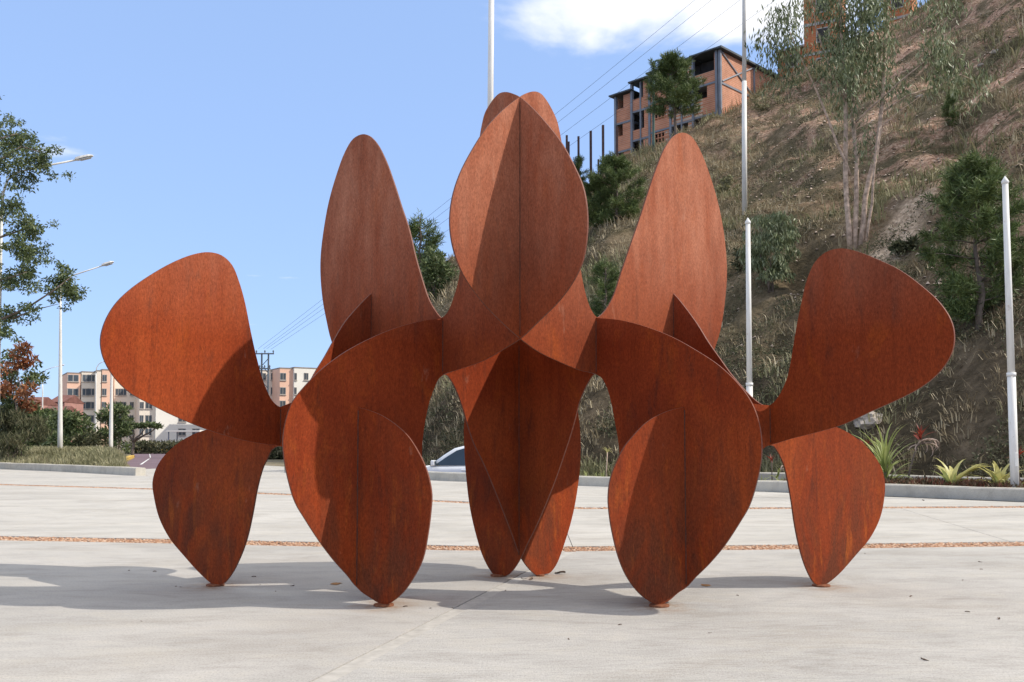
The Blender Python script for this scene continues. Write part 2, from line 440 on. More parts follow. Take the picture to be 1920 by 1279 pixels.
for p, d, px in ((PLM, DML, 722), (PLM, DML, 409), (PRM, DMR, 1233), (PRM, DMR, 1534), (PJR, DIR2, 935), (PJL, DIR1, 1012)):
    q = col_on_line(p, d, px)
    o = obj('base_disc', disc_me, None, sculpture)
    o.location = (q[0] - PC[0], q[1] - PC[1], 0.001)
    if px == 1012: o.scale = (0.55, 0.55, 1)

# ------------------------------------------------------------------ plaza: slabs, joints, gravel strips, kerbs
FEET = [tuple(float(v) for v in col_on_line(p, d, px)) for p, d, px in ((PLM, DML, 722), (PLM, DML, 409), (PRM, DMR, 1233), (PRM, DMR, 1534), (PJR, DIR2, 935), (PJL, DIR1, 1012))]
def concrete(name, base=(0.50, 0.485, 0.455), broom=True, rough_scale=1.0):
    m, nt, b = new_mat(name)
    t = nt.nodes.new('ShaderNodeTexCoord')
    def mpv(s, rz=0): return node(nt, 'ShaderNodeMapping', {'Vector': t.outputs['Object'], 'Scale': s, 'Rotation': (0, 0, rz)}).outputs[0]
    big = noise(nt, mpv((0.5, 0.8, 1)), 0.9, 6, 0.62, 0.6)
    mid = noise(nt, mpv((1.0, 2.2, 1)), 1.9, 7, 0.7, 0.5)
    lines = noise(nt, mpv((2.6, 24, 1), 0.05), 1.9, 6, 0.75, 0.8)
    grit = noise(nt, mpv((1, 0.6, 1)), 95, 4, 0.8)
    spots = noise(nt, mpv((1, 1, 1)), 9, 5, 0.7)
    c = ramp(nt, big, [(0.28, [x * 0.84 for x in base]), (0.5, base), (0.72, [min(1, x * 1.10) for x in base])])
    c = mixc(nt, 0.9, c, ramp(nt, mid, [(0.25, (0.76, 0.74, 0.72)), (0.5, (1, 1, 1)), (0.78, (1.10, 1.07, 1.0))]), 'MULTIPLY')
    # water marks and grime
    wm = noise(nt, mpv((0.6, 1.5, 1)), 0.75, 9, 0.72, 1.2)
    c = mixc(nt, ramp(nt, wm, [(0.50, 0.0), (0.62, 0.32), (0.66, 0.10), (0.8, 0.35)]), c, (0.30, 0.265, 0.22))
    if broom:
        c = mixc(nt, 0.6 * rough_scale, c, ramp(nt, lines, [(0.3, (0.80, 0.79, 0.78)), (0.52, (1, 1, 1)), (0.75, (1.1, 1.1, 1.1))]), 'MULTIPLY')
    c = mixc(nt, 0.9, c, ramp(nt, grit, [(0.26, (0.60, 0.60, 0.60)), (0.5, (1, 1, 1)), (0.8, (1.22, 1.22, 1.22))]), 'MULTIPLY')
    stain = ramp(nt, spots, [(0.66, 0.0), (0.80, 0.6)])
    c = mixc(nt, stain, c, (0.23, 0.19, 0.15))
    # rust that rain has washed from the steel feet on to the concrete
    for fx, fy in FEET:
        dd = node(nt, 'ShaderNodeVectorMath', {0: mpv((1, 0.8, 1)), 1: (fx, fy * 0.8, 0)}, operation='DISTANCE').outputs['Value']
        halo = node(nt, 'ShaderNodeMapRange', {'Value': dd, 'From Min': 0.05, 'From Max': 0.26, 'To Min': 0.85, 'To Max': 0.0}).outputs[0]
        blot = ramp(nt, noise(nt, mpv((1, 1, 1)), 11, 5, 0.7), [(0.35, 0.0), (0.65, 1.0)])
        c = mixc(nt, node(nt, 'ShaderNodeMath', {0: halo, 1: blot}, operation='MULTIPLY').outputs[0], c, (0.27, 0.16, 0.085))
    nt.links.new(c, b.inputs['Base Color'])
    b.inputs['Roughness'].default_value = 0.9
    b.inputs['Specular IOR Level'].default_value = 0.15
    hsum = node(nt, 'ShaderNodeMath', {0: lines, 1: grit}, operation='ADD').outputs[0]
    bump(nt, b, hsum, 0.35 * rough_scale, 0.006)
    return m
M_CON_A = concrete('smooth_concrete', (0.410, 0.388, 0.357), True, 0.45)
M_CON_B = concrete('broomed_concrete', (0.425, 0.406, 0.377), True, 1.5)
M_CON_C = concrete('pale_concrete', (0.455, 0.432, 0.395), True, 0.45)
M_JOINT = simple_mat('joint_mortar', (0.415, 0.39, 0.35), 0.9, 0.16, 14.0)
M_KERB = concrete('kerb_concrete', (0.50, 0.465, 0.40), False, 1.2)
M_BED = simple_mat('gravel_bed', (0.24, 0.15, 0.11), 0.95, 0.3, 30.0)
def pebble_mat():
    m, nt, b = new_mat('pink_gravel')
    geo = node(nt, 'ShaderNodeNewGeometry')
    c = ramp(nt, geo.outputs['Random Per Island'], [(0.0, (0.20, 0.10, 0.06)), (0.35, (0.38, 0.20, 0.11)), (0.7, (0.46, 0.28, 0.18)), (1.0, (0.54, 0.41, 0.31))])
    nt.links.new(c, b.inputs['Base Color']); b.inputs['Roughness'].default_value = 0.85
    return m
M_PEB = pebble_mat()
GW1, GW2 = 0.215, 0.20
def gpix(l): return [v2(on_ground(px, py)) for px, py in l]
strip1 = gpix([(-700, 1000), (0, 1009), (330, 1015), (600, 1020.5), (850, 1027.5), (1060, 1029), (1400, 1026.5), (1920, 1019.5), (2600, 1012)])
strip2 = gpix([(-500, 894), (0, 908.5), (287, 917), (515, 926), (842, 940.5), (1090, 953), (1400, 953), (1920, 950.5), (2600, 946)])
def offset_line(pl, o):
    out = []
    for i, p in enumerate(pl):
        d = pl[min(i + 1, len(pl) - 1)] - pl[max(i - 1, 0)]
        d = d / np.linalg.norm(d)
        out.append(p + np.array((-d[1], d[0])) * o)
    return out
def y_on(pl, x):
    return float(np.interp(x, [p[0] for p in pl], [p[1] for p in pl]))
s1f, s1b = offset_line(strip1, -GW1), offset_line(strip1, GW1)
s2f, s2b = offset_line(strip2, -GW2), offset_line(strip2, GW2)
kerb_pix = [(-60, 877), (120, 884.5), (254, 892)]
kerb_l = gpix(kerb_pix)
kerb_r = gpix([(533, 886), (700, 894), (840, 902), (1120, 912), (1450, 922.5), (1660, 930.5), (1920, 941), (2250, 956)])
ground_z = -0.12
plaza = tag(obj('plaza', (lambda bm: (add_prism(bm, [(-60, -14), (45, -14), (45, 8), (14, 14.3), (8, 19.5), (-1.5, 27.5), (-9.5, 35.5), (-12, 32), (-24, 44), (-60, 60)], -0.75, -0.05), bm)[1])(bmesh.new()), M_BED), kind='structure')
def slab(poly, mat, z=0.0, depth=0.06):
    bm = bmesh.new()
    hi = add_prism(bm, poly, z - depth, z)
    return obj('slab', bm, mat, plaza)
# joint line between the smooth slab and the broomed slab
ja, jb = v2(on_ground(600, 1279)), v2(on_ground(985, 1078))
jd = (jb - ja) / np.linalg.norm(jb - ja); jn = np.array((-jd[1], jd[0]))
def jpt(y, o=0.0):
    t = (y - ja[1]) / jd[1]
    p = ja + jd * t
    return np.array((p[0] + o / jd[1], y))
JW = 0.045
def cut(pl, x0, x1):
    xs = [p for p in pl if x0 + 1e-3 < p[0] < x1 - 1e-3]
    return [np.array((x0, y_on(pl, x0)))] + xs + [np.array((x1, y_on(pl, x1)))]
def solve_x(pl, o):
    x = 0.5
    for _ in range(30): x = jpt(y_on(pl, x), o)[0]
    return x
xl, xr = solve_x(s1f, -JW - 0.006), solve_x(s1f, JW + 0.006)
slab([(-22, -12), jpt(-12, -JW - 0.006)] + cut(s1f, -22, xl)[::-1], M_CON_A)
slab([jpt(-12, JW + 0.006), (24, -12)] + cut(s1f, xr, 24)[::-1], M_CON_B)
bm = bmesh.new()
add_prism(bm, [jpt(-12, -JW), jpt(-12, JW), jpt(y_on(s1f, xr) - 0.02, JW), jpt(y_on(s1f, xl) - 0.02, -JW)], -0.06, -0.003)
tag(obj('joint_filler', bm, M_JOINT, plaza))
# middle band, with tooled joints every few metres
mid_x = [-24, -13.0, -6.1, 0.62, 5.35, 11.0, 24]
for a, b in zip(mid_x, mid_x[1:]):
    g = 0.004
    slab(cut(s1b, a + g, b - g) + cut(s2f, a * 1.18 + g, b * 1.18 - g)[::-1], M_CON_C)
back_x = [-40, -18.0, -8.2, -0.4, 5.0, 24]
kb = sorted(list(kerb_l) + list(kerb_r), key=lambda p: p[0])
kline = [np.array((-40, 56.0)), np.array((-23, 41.5))] + [np.array((p[0], p[1] + 0.1)) for p in kb] + [np.array((24, 9.0))]
for a, b in zip(back_x, back_x[1:]):
    g = 0.004
    bb = min(b, 13.2)
    slab(cut(s2b, a + g, bb - g) + cut(kline, a + g, bb - g)[::-1], M_CON_C)
# gravel strips, every pebble a low stone
ICO = None
def pebbles(pl, halfw, dens, size, seed, xr):
    rng = np.random.default_rng(seed)
    base_v = np.array([(0, 0, .75), (1, 0, 0), (.3, .95, 0), (-.8, .6, 0), (-.8, -.6, 0), (.3, -.95, 0)], float)
    base_f = np.array([(0, 1, 2), (0, 2, 3), (0, 3, 4), (0, 4, 5), (0, 5, 1)])
    L = xr[1] - xr[0]
    n = int(L * halfw * 2 * dens)
    x = rng.uniform(xr[0], xr[1], n)
    y = np.interp(x, [p[0] for p in pl], [p[1] for p in pl]) + rng.uniform(-1, 1, n) * halfw * rng.choice([1.0, 1.06], n, p=[.9, .1])
    s = size * rng.uniform(0.55, 1.35, n)
    a = rng.uniform(0, 2 * np.pi, n)
    ca, sa = np.cos(a), np.sin(a)
    V = base_v[None] * s[:, None, None] * np.stack([np.ones(n), rng.uniform(.6, 1, n), rng.uniform(.5, .95, n)], 1)[:, None, :]
    W = np.empty_like(V)
    W[..., 0] = V[..., 0] * ca[:, None] - V[..., 1] * sa[:, None] + x[:, None]
    W[..., 1] = V[..., 0] * sa[:, None] + V[..., 1] * ca[:, None] + y[:, None]
    W[..., 2] = V[..., 2] + rng.uniform(-0.022, -0.002, n)[:, None]
    F = (base_f[None] + (np.arange(n) * 6)[:, None, None]).reshape(-1)
    return np_mesh('gravel', W.reshape(-1, 3), F, np.full(n * 5, 3))
bedm = bmesh.new()
tag(obj('gravel_strip', pebbles(strip1, GW1 * 0.95, 2600, 0.0145, 3, (-8, 9)), M_PEB), 'strip of loose pinkish gravel behind the sculpture, set in concrete slabs', 'gravel', kind='stuff')
tag(obj('gravel_strip', pebbles(strip2, GW2 * 0.9, 1000, 0.020, 4, (-14, 12)), M_PEB), 'far strip of loose pinkish gravel before the kerbs', 'gravel', kind='stuff')
for pl, w in ((strip1, GW1), (strip2, GW2)):
    a, b = offset_line(pl, -w - 0.03), offset_line(pl, w + 0.03)
    bm = bmesh.new(); add_prism(bm, a + b[::-1], -0.05 + 0.004, -0.016)
    obj('gravel_bed', bm, M_BED, plaza)
# kerbs
def kerb(pl, w, h, parent=None, z0=-0.3, label=None):
    bm = bmesh.new()
    e = 0.025
    back = offset_line(pl, w)
    prof = [(0, z0), (0, h - e), (e, h), (w - e, h), (w, h - e), (w, z0)]
    rows = []
    P = []
    for a, b in zip(pl, pl[1:]):
        n = max(1, int(np.linalg.norm(b - a) / 0.7))
        P += [a + (b - a) * k / n for k in range(n)]
    P.append(pl[-1])
    rng = random.Random(5)
    for i, p in enumerate(P):
        d = P[min(i + 1, len(P) - 1)] - P[max(i - 1, 0)]; d = d / np.linalg.norm(d); nn = np.array((-d[1], d[0]))
        j = rng.uniform(-.006, .006)
        rows.append([bm.verts.new((p[0] + nn[0] * o, p[1] + nn[1] * o, z + (j if z > 0 else 0))) for o, z in prof])
    for r0, r1 in zip(rows, rows[1:]):
        for k in range(len(prof) - 1):
            bm.faces.new((r0[k], r0[k + 1], r1[k + 1], r1[k]))
    bm.faces.new(rows[0][::-1]); bm.faces.new(rows[-1])
    bmesh.ops.recalc_face_normals(bm, faces=bm.faces)
    return tag(obj('kerb', bm, M_KERB, parent), kind='structure')
kerb(kerb_l, 0.34, 0.26)
kerb(kerb_r, 0.32, 0.235)

# ------------------------------------------------------------------ ground, road, far hills
from mathutils import noise as mnoise
def fbm(x, y, z=0.0, o=4):
    return mnoise.fractal(Vector((x, y, z)), 1.0, 2.0, o, noise_basis='PERLIN_ORIGINAL')
def ground_height(x, y):
    t = min(1.0, max(0.0, (x + 13.0) / 7.0)); t = t * t * (3 - 2 * t)
    far = min(1.0, max(0.0, (y - 60) / 60.0))
    return (-0.14 * (1 - t) + -0.56 * t) * (1 - far) + -0.14 * far
def ground_mat():
    m, nt, b = new_mat('dry_ground')
    n = noise(nt, coords(nt), 0.25, 6, 0.65)
    n2 = noise(nt, coords(nt), 3.0, 4, 0.6)
    c = ramp(nt, n, [(0.3, (0.10, 0.095, 0.045)), (0.5, (0.17, 0.14, 0.085)), (0.7, (0.25, 0.20, 0.14))])
    c = mixc(nt, 0.6, c, ramp(nt, n2, [(0.3, 0.6), (0.7, 1.3)]), 'MULTIPLY')
    nt.links.new(c, b.inputs['Base Color']); b.inputs['Roughness'].default_value = 0.95
    return m
M_GROUND = ground_mat()
gx = np.concatenate((np.linspace(-5000, -120, 10), np.linspace(-100, 100, 81), np.linspace(120, 5000, 10)))
gy = np.concatenate((np.linspace(-400, -30, 4), np.linspace(-20, 140, 81), np.linspace(180, 9000, 14)))
V = [(x, y, ground_height(x, y)) for y in gy for x in gx]
nx = len(gx)
F = [(j * nx + i, j * nx + i + 1, (j + 1) * nx + i + 1, (j + 1) * nx + i) for j in range(len(gy) - 1) for i in range(nx - 1)]
tag(obj('ground', np_mesh('ground', V, np.array(F).ravel(), np.full(len(F), 4)), M_GROUND), kind='structure')

def asphalt():
    m, nt, b = new_mat('reddish_asphalt')
    n = noise(nt, coords(nt), 0.3, 5); g = noise(nt, coords(nt), 40, 3)
    c = ramp(nt, n, [(0.3, (0.125, 0.085, 0.10)), (0.7, (0.185, 0.125, 0.14))])
    c = mixc(nt, 0.5, c, ramp(nt, g, [(0.3, 0.75), (0.7, 1.25)]), 'MULTIPLY')
    nt.links.new(c, b.inputs['Base Color']); b.inputs['Roughness'].default_value = 0.9
    return m
M_ASPH = asphalt()
M_WHITE = simple_mat('white_road_paint', (0.68, 0.68, 0.66), 0.7, 0.1, 4.0)
M_YELLOW = simple_mat('yellow_kerb_paint', (0.55, 0.36, 0.08), 0.8, 0.2, 3.0)
def sheet(name, pix, z, mat, kind='structure', parent=None):
    bm = bmesh.new()
    bm.faces.new([bm.verts.new(on_ground(px, py, z)) for px, py in pix])
    bmesh.ops.recalc_face_normals(bm, faces=bm.faces)
    for f in bm.faces:
        if f.normal.z < 0: f.normal_flip()
    o = obj(name, bm, mat, parent)
    return tag(o, kind=kind) if parent is None else o
road = sheet('road', [(226, 874.5), (254, 857), (248, 849), (262, 843.6), (420, 843.2), (440, 850), (420, 868), (330, 883), (250, 884)], -0.10, M_ASPH)
sheet('lane_line', [(262, 871), (266, 871), (281, 860), (279, 860)], -0.092, M_WHITE, parent=road)
sheet('lane_line', [(281, 858), (283, 858), (281, 851), (280, 851)], -0.092, M_WHITE, parent=road)
# driveway apron of pale concrete in the gap between the kerbs
sheet('driveway_apron', [(254, 893), (262, 880), (330, 877), (480, 872), (533, 875), (533, 887)], -0.06, M_CON_C)
# painted kerb along the road
def kerb_pixels(pix, w, h, mats, z0=-0.3):
    pl = [v2(on_ground(px, py, -0.1)) for px, py in pix]
    return kerb(pl, w, h, None, z0)
kk = kerb_pixels([(188, 873), (225, 867.5), (252, 858)], 0.35, 0.10, None)
kk.data.materials.clear(); kk.data.materials.append(M_YELLOW)
kk = kerb_pixels([(252, 845.0), (345, 844.5), (420, 844.5)], 0.8, 0.28, None)
kk.data.materials.clear(); kk.data.materials.append(M_YELLOW)

M_HILLS = simple_mat('far_forest', (0.055, 0.085, 0.075), 0.95, 0.3, 0.004)
bm = bmesh.new()
prev = None
for i in range(90):
    px = -700 + i * 3200 / 89
    y0 = 4200
    hh = 0.6 + 0.35 * fbm(i * 0.13, 3.3) + 0.12 * fbm(i * 0.5, 8.1)
    top = at_depth(px, 832 - 128 * hh, y0 + 900); mid = at_depth(px, 832 - 70 * hh, y0 + 350); bot = at_depth(px, 832, y0); bot.z = -20
    row = [bm.verts.new(p) for p in (bot, mid, top, Vector((top.x * 1.3, top.y + 900, -20)))]
    if prev:
        for k in range(3):
            f = bm.faces.new((prev[k], row[k], row[k + 1], prev[k + 1])); f.smooth = True
    prev = row
tag(obj('hills', bm, M_HILLS), kind='structure')

# ------------------------------------------------------------------ the hillside (lofted between its toe and its crest)
toe = [(420, 100.0), (560, 75.0), (700, 46.0), (850, 33.0), (1000, 30.5), (1150, 28.0), (1450, 25.0), (1700, 22.3), (1920, 20.2), (2200, 18.0), (2600, 15.0)]
crest = [(420, 830, 135.0), (560, 800, 110.0), (700, 640, 84.0), (800, 520, 76.0), (850, 478, 75.0), (1000, 410, 76.0), (1100, 345, 78.0), (1160, 292, 80.0), (1250, 264, 81.0), (1350, 214, 82.0), (1460, 148, 86.0), (1560, 95, 86.0),
         (1700, 28, 84.0), (1800, -35, 80.0), (1950, -130, 75.0), (2200, -250, 66.0), (2600, -420, 55.0)]
def lerp_list(tab, px, k): return float(np.interp(px, [t[0] for t in tab], [t[k] for t in tab]))
NC, NR, NB = 220, 130, 14
cols_px = np.linspace(420, 2600, NC)
hv = []
def toe_pt(px):
    d = lerp_list(toe, px, 1); p = at_depth(px, 832, d); p.z = -0.62; return p
def crest_pt(px):
    return at_depth(px, lerp_list(crest, px, 1), lerp_list(crest, px, 2))
def hill_pt(px, s):
    a, b = toe_pt(px), crest_pt(px)
    if s <= 1.0:
        p = a.lerp(b, s)
        H = b.z - a.z
        # a cut bank at the foot, a terrace, then a long slope
        prof = float(np.interp(s, [0, 0.06, 0.16, 0.26, 0.32, 0.45, 0.7, 1.0], [0, 0.085, 0.195, 0.285, 0.315, 0.445, 0.70, 1.0]))
        p.z = a.z + H * prof
        k = min(1.0, s * 8) * min(1.0, (1 - s) * 7 + 0.12)
        p.z += k * (1.1 * fbm(p.x * 0.11, p.y * 0.11, 1.7, 3) + 0.75 * fbm(p.x * 0.42, p.y * 0.42, 4.2, 4) - 0.5 * abs(fbm(p.x * 0.23, p.y * 0.10, 7.7, 3)))
        return p
    u = s - 1.0
    d = Vector((b.x, b.y, 0)).normalized()
    p = b + d * (u * 90.0)
    p.z = b.z - 0.01 * u * 90 - 6.0 * max(0, u - 0.5) + 0.5 * fbm(p.x * 0.1, p.y * 0.1)
    return p
ss = np.concatenate((np.linspace(0, 1, NR), 1 + np.linspace(0, 1, NB + 1)[1:]))
hv = [hill_pt(px, s) for s in ss for px in cols_px]
hf = [(j * NC + i, j * NC + i + 1, (j + 1) * NC + i + 1, (j + 1) * NC + i) for j in range(len(ss) - 1) for i in range(NC - 1)]
_h = BVHTree.FromPolygons([tuple(v) for v in hv], hf)
_a = _h.ray_cast(EYE, ray(1672, 475).normalized())[0]; _b = _h.ray_cast(EYE, ray(1712, 385).normalized())[0]
_k = (_b.x - _a.x) / (_b.z - _a.z)
TRACK = (_a.x - _k * _a.z - 0.5, _a.z - 0.6, _k, 1.0, _b.z + 0.3)      # x = k z + c, between two heights
def hill_mat():
    m, nt, b = new_mat('dry_hillside')
    cz = coords(nt)
    big = noise(nt, cz, 0.09, 5, 0.6, 0.8)
    mid = noise(nt, cz, 0.5, 6, 0.68, 0.6)
    fine = noise(nt, cz, 5.0, 6, 0.72)
    c = ramp(nt, mid, [(0.30, (0.060, 0.050, 0.030)), (0.45, (0.115, 0.090, 0.055)), (0.58, (0.19, 0.145, 0.092)), (0.75, (0.29, 0.225, 0.15))])
    g = ramp(nt, big, [(0.36, 1.0), (0.52, 0.0)])
    c = mixc(nt, node(nt, 'ShaderNodeMath', {0: g, 1: 0.55}, operation='MULTIPLY').outputs[0], c, (0.105, 0.095, 0.052))
    # bare pinkish soil showing on the upper right of the slope
    p = nt.nodes.new('ShaderNodeNewGeometry')
    sp = node(nt, 'ShaderNodeSeparateXYZ', {0: p.outputs['Position']})
    mr = node(nt, 'ShaderNodeMapRange', {'Value': sp.outputs['X'], 'From Min': 12.0, 'From Max': 22.0})
    soil = ramp(nt, noise(nt, cz, 0.28, 6, 0.7, 1.0), [(0.47, 0.0), (0.56, 1.0)])
    sf = node(nt, 'ShaderNodeMath', {0: soil, 1: mr.outputs[0]}, operation='MULTIPLY').outputs[0]
    c = mixc(nt, node(nt, 'ShaderNodeMath', {0: sf, 1: 0.9}, operation='MULTIPLY').outputs[0], c, ramp(nt, fine, [(0.3, (0.24, 0.13, 0.085)), (0.5, (0.44, 0.27, 0.19)), (0.72, (0.62, 0.47, 0.37))]))
    # a pale trodden track winds up the slope
    wob = node(nt, 'ShaderNodeMath', {0: noise(nt, cz, 0.45, 3, 0.6), 1: TRACK[3], 2: TRACK[0]}, operation='MULTIPLY_ADD').outputs[0]
    along = node(nt, 'ShaderNodeMath', {0: sp.outputs['Z'], 1: TRACK[2], 2: wob}, operation='MULTIPLY_ADD').outputs[0]
    dist = node(nt, 'ShaderNodeMath', {0: sp.outputs['X'], 1: along}, operation='SUBTRACT').outputs[0]
    dist = node(nt, 'ShaderNodeMath', {0: dist}, operation='ABSOLUTE').outputs[0]
    tk = node(nt, 'ShaderNodeMapRange', {'Value': dist, 'From Min': 0.22, 'From Max': 0.60, 'To Min': 1.0, 'To Max': 0.0}).outputs[0]
    zt0 = node(nt, 'ShaderNodeMapRange', {'Value': sp.outputs['Z'], 'From Min': TRACK[1], 'From Max': TRACK[1] + 0.6}).outputs[0]
    zt1 = node(nt, 'ShaderNodeMapRange', {'Value': sp.outputs['Z'], 'From Min': TRACK[4], 'From Max': TRACK[4] + 0.8, 'To Min': 1.0, 'To Max': 0.0}).outputs[0]
    tk = node(nt, 'ShaderNodeMath', {0: tk, 1: zt0}, operation='MULTIPLY').outputs[0]
    tk = node(nt, 'ShaderNodeMath', {0: tk, 1: zt1}, operation='MULTIPLY').outputs[0]
    c = mixc(nt, tk, c, ramp(nt, fine, [(0.3, (0.42, 0.30, 0.21)), (0.7, (0.68, 0.54, 0.40))]))
    # the cut bank at the foot is dark damp earth and leaf litter
    bank = node(nt, 'ShaderNodeMapRange', {'Value': sp.outputs['Z'], 'From Min': 3.0, 'From Max': 7.5, 'To Min': 0.70, 'To Max': 0.0}).outputs[0]
    c = mixc(nt, bank, c, ramp(nt, mid, [(0.3, (0.035, 0.029, 0.020)), (0.55, (0.075, 0.058, 0.040)), (0.75, (0.15, 0.115, 0.08))]))
    c = mixc(nt, 0.8, c, ramp(nt, fine, [(0.28, 0.45), (0.5, 1.0), (0.72, 1.5)]), 'MULTIPLY')
    nt.links.new(c, b.inputs['Base Color']); b.inputs['Roughness'].default_value = 0.97
    b.inputs['Specular IOR Level'].default_value = 0.05
    bump(nt, b, fine, 0.9, 0.15)
    return m
M_HILL = hill_mat()
tag(obj('hillside', np_mesh('hillside', hv, np.array(hf).ravel(), np.full(len(hf), 4), smooth=True), M_HILL), kind='structure')
HILL = BVHTree.FromPolygons([tuple(v) for v in hv], hf)
def on_hill(px, py):
    h = HILL.ray_cast(EYE, ray(px, py).normalized())
    return h[0]
def drop_hill(x, y):
    h = HILL.ray_cast(Vector((x, y, 200)), Vector((0, 0, -1)))
    return h[0]

# ------------------------------------------------------------------ grass and foliage builders
def tufts(P, height, nb, seed, spread=0.14, width=0.012, lean=0.5):
    """P (n,3) tuft feet -> thin pointed blades, one triangle pair each"""
    rng = np.random.default_rng(seed)
    n = len(P)
    B = np.repeat(P, nb, 0); k = n * nb
    hh = np.repeat(height, nb) * rng.uniform(0.55, 1.2, k)
    az = rng.uniform(0, 2 * np.pi, k)
    ln = rng.uniform(0.05, lean, k)
    d = np.stack([np.cos(az), np.sin(az), np.zeros(k)], 1)
    sd = np.stack([-np.sin(az + rng.uniform(-1, 1, k)), np.cos(az), np.zeros(k)], 1)
    B = B + d * (rng.uniform(0, 1, k) * spread * np.repeat(height, nb))[:, None]
    w = (width * np.repeat(height, nb) * rng.uniform(0.7, 1.6, k))[:, None]
    mid = B + d * (hh * ln * 0.35)[:, None]; mid[:, 2] += hh * 0.58
    tip = B + d * (hh * ln)[:, None]; tip[:, 2] += hh * (1 - 0.25 * ln)
    V = np.stack([B - sd * w, B + sd * w, mid + sd * w * 0.8, mid - sd * w * 0.8, tip], 1).reshape(-1, 3)
    o = (np.arange(k) * 5)[:, None]
    Fq = np.concatenate([o + np.array([[0, 1, 2, 3]]), o + np.array([[3, 2, 4]])], 1)
    return np_mesh('grass', V, Fq.ravel(), np.tile([4, 3], k))
def leaves(P, size, seed, ratio=0.35, mode='random', droop=0.0, out=None):
    """P (n,3) leaf bases -> folded rhombic leaves"""
    rng = np.random.default_rng(seed)
    n = len(P)
    d = rng.normal(size=(n, 3))
    if mode == 'hang': d[:, 2] = -np.abs(d[:, 2]) - 1.6
    elif mode == 'up': d[:, 2] = np.abs(d[:, 2]) + 0.8
    elif mode == 'flat': d[:, 2] *= 0.35
    if out is not None: d = d * 0.7 + out
    d[:, 2] -= droop
    d /= np.linalg.norm(d, axis=1)[:, None]
    s = np.cross(d, rng.normal(size=(n, 3))); s /= np.linalg.norm(s, axis=1)[:, None]
    u = np.cross(s, d)
    L = (size * rng.uniform(0.6, 1.3, n))[:, None]
    W = L * ratio * 0.5
    m = P + d * L * 0.45 + u * L * 0.08
    tip = P + d * L
    V = np.stack([P, m + s * W, tip, m - s * W], 1).reshape(-1, 3)
    o = (np.arange(n) * 4)[:, None]
    return V, (o + np.array([[0, 1, 2, 3]]))
def leaf_mesh(name, parts):
    Vs, Fs, off = [], [], 0
    for V, F in parts:
        Vs.append(V); Fs.append(F + off); off += len(V)
    F = np.concatenate(Fs)
    return np_mesh(name, np.concatenate(Vs), F.ravel(), np.full(len(F), F.shape[1]))
def blob_points(c, r, n, rng, shell=0.35):
    d = rng.normal(size=(n, 3)); d /= np.linalg.norm(d, axis=1)[:, None]
    rad = (shell + (1 - shell) * rng.uniform(0, 1, n)) ** 0.6
    return np.array(c) + d * rad[:, None] * np.array(r), d
M_BARK = simple_mat('grey_bark', (0.16, 0.125, 0.10), 0.95, 0.4, 6.0)
M_PALEBARK = simple_mat('pale_bark', (0.46, 0.34, 0.26), 0.9, 0.5, 6.0)
M_EUC = leaf_mat('eucalyptus_leaf', [(0.052, 0.070, 0.032), (0.115, 0.142, 0.066), (0.20, 0.232, 0.115), (0.36, 0.385, 0.235)], 0.45, 0.2)
M_PINE = leaf_mat('pine_needle', [(0.03, 0.048, 0.018), (0.065, 0.095, 0.032), (0.12, 0.165, 0.05), (0.20, 0.245, 0.09)], 0.5, 0.12, 2.0)
M_BROAD = leaf_mat('broad_leaf', [(0.026, 0.042, 0.018), (0.06, 0.088, 0.034), (0.115, 0.15, 0.058), (0.20, 0.23, 0.11)], 0.45, 0.22)
M_RUSTLEAF = leaf_mat('rust_coloured_leaf', [(0.05, 0.05, 0.025), (0.16, 0.065, 0.03), (0.30, 0.10, 0.045), (0.38, 0.20, 0.10)], 0.5, 0.25)
M_STRAW = leaf_mat('straw_blade', [(0.105, 0.082, 0.048), (0.23, 0.182, 0.112), (0.38, 0.31, 0.20), (0.58, 0.50, 0.35)], 0.8, 0.15, 0.4)
M_GREENB = leaf_mat('green_blade', [(0.08, 0.082, 0.04), (0.16, 0.16, 0.08), (0.27, 0.255, 0.14), (0.42, 0.38, 0.24)], 0.7, 0.2, 0.6)
M_SCRUB = leaf_mat('scrub_leaf', [(0.02, 0.024, 0.012), (0.048, 0.055, 0.026), (0.09, 0.095, 0.046), (0.17, 0.155, 0.09)], 0.7, 0.15, 0.5)

# hillside cover: straw, green grass, low dark scrub
rng = np.random.default_rng(11)
def sample_hill(n, px0, px1, s0, s1, bias=1.0):
    px = rng.uniform(px0, px1, n)
    s = s0 + (s1 - s0) * rng.uniform(0, 1, n) ** bias
    i = np.clip((px - cols_px[0]) / (cols_px[1] - cols_px[0]), 0, NC - 1.001); j = np.clip(s * (NR - 1), 0, NR - 1.001)
    i0, j0 = i.astype(int), j.astype(int); a, b = (i - i0)[:, None], (j - j0)[:, None]
    return px, s, ((H_V[j0, i0] * (1 - a) + H_V[j0, i0 + 1] * a) * (1 - b) + (H_V[j0 + 1, i0] * (1 - a) + H_V[j0 + 1, i0 + 1] * a) * b)
H_V = np.array([tuple(v) for v in hv]).reshape(len(ss), NC, 3)
def fbm_arr(P, sc, z): return np.array([fbm(p[0] * sc, p[1] * sc, z, 3) for p in P])
px, s, P = sample_hill(60000, 560, 2150, 0.0, 1.0, 1.2)
nz_ = fbm_arr(P, 0.17, 9.0); nb_ = fbm_arr(P, 0.28, 3.0); nc_ = fbm_arr(P, 0.75, 14.0)
bare = (P[:, 0] > 14) & (nb_ > 0.04) & (s > 0.34)
gap_ = rng.uniform(0, 1, len(P)) < np.where(s < 0.22, np.where(P[:, 0] > 4, 0.72, 0.4), 0.12)
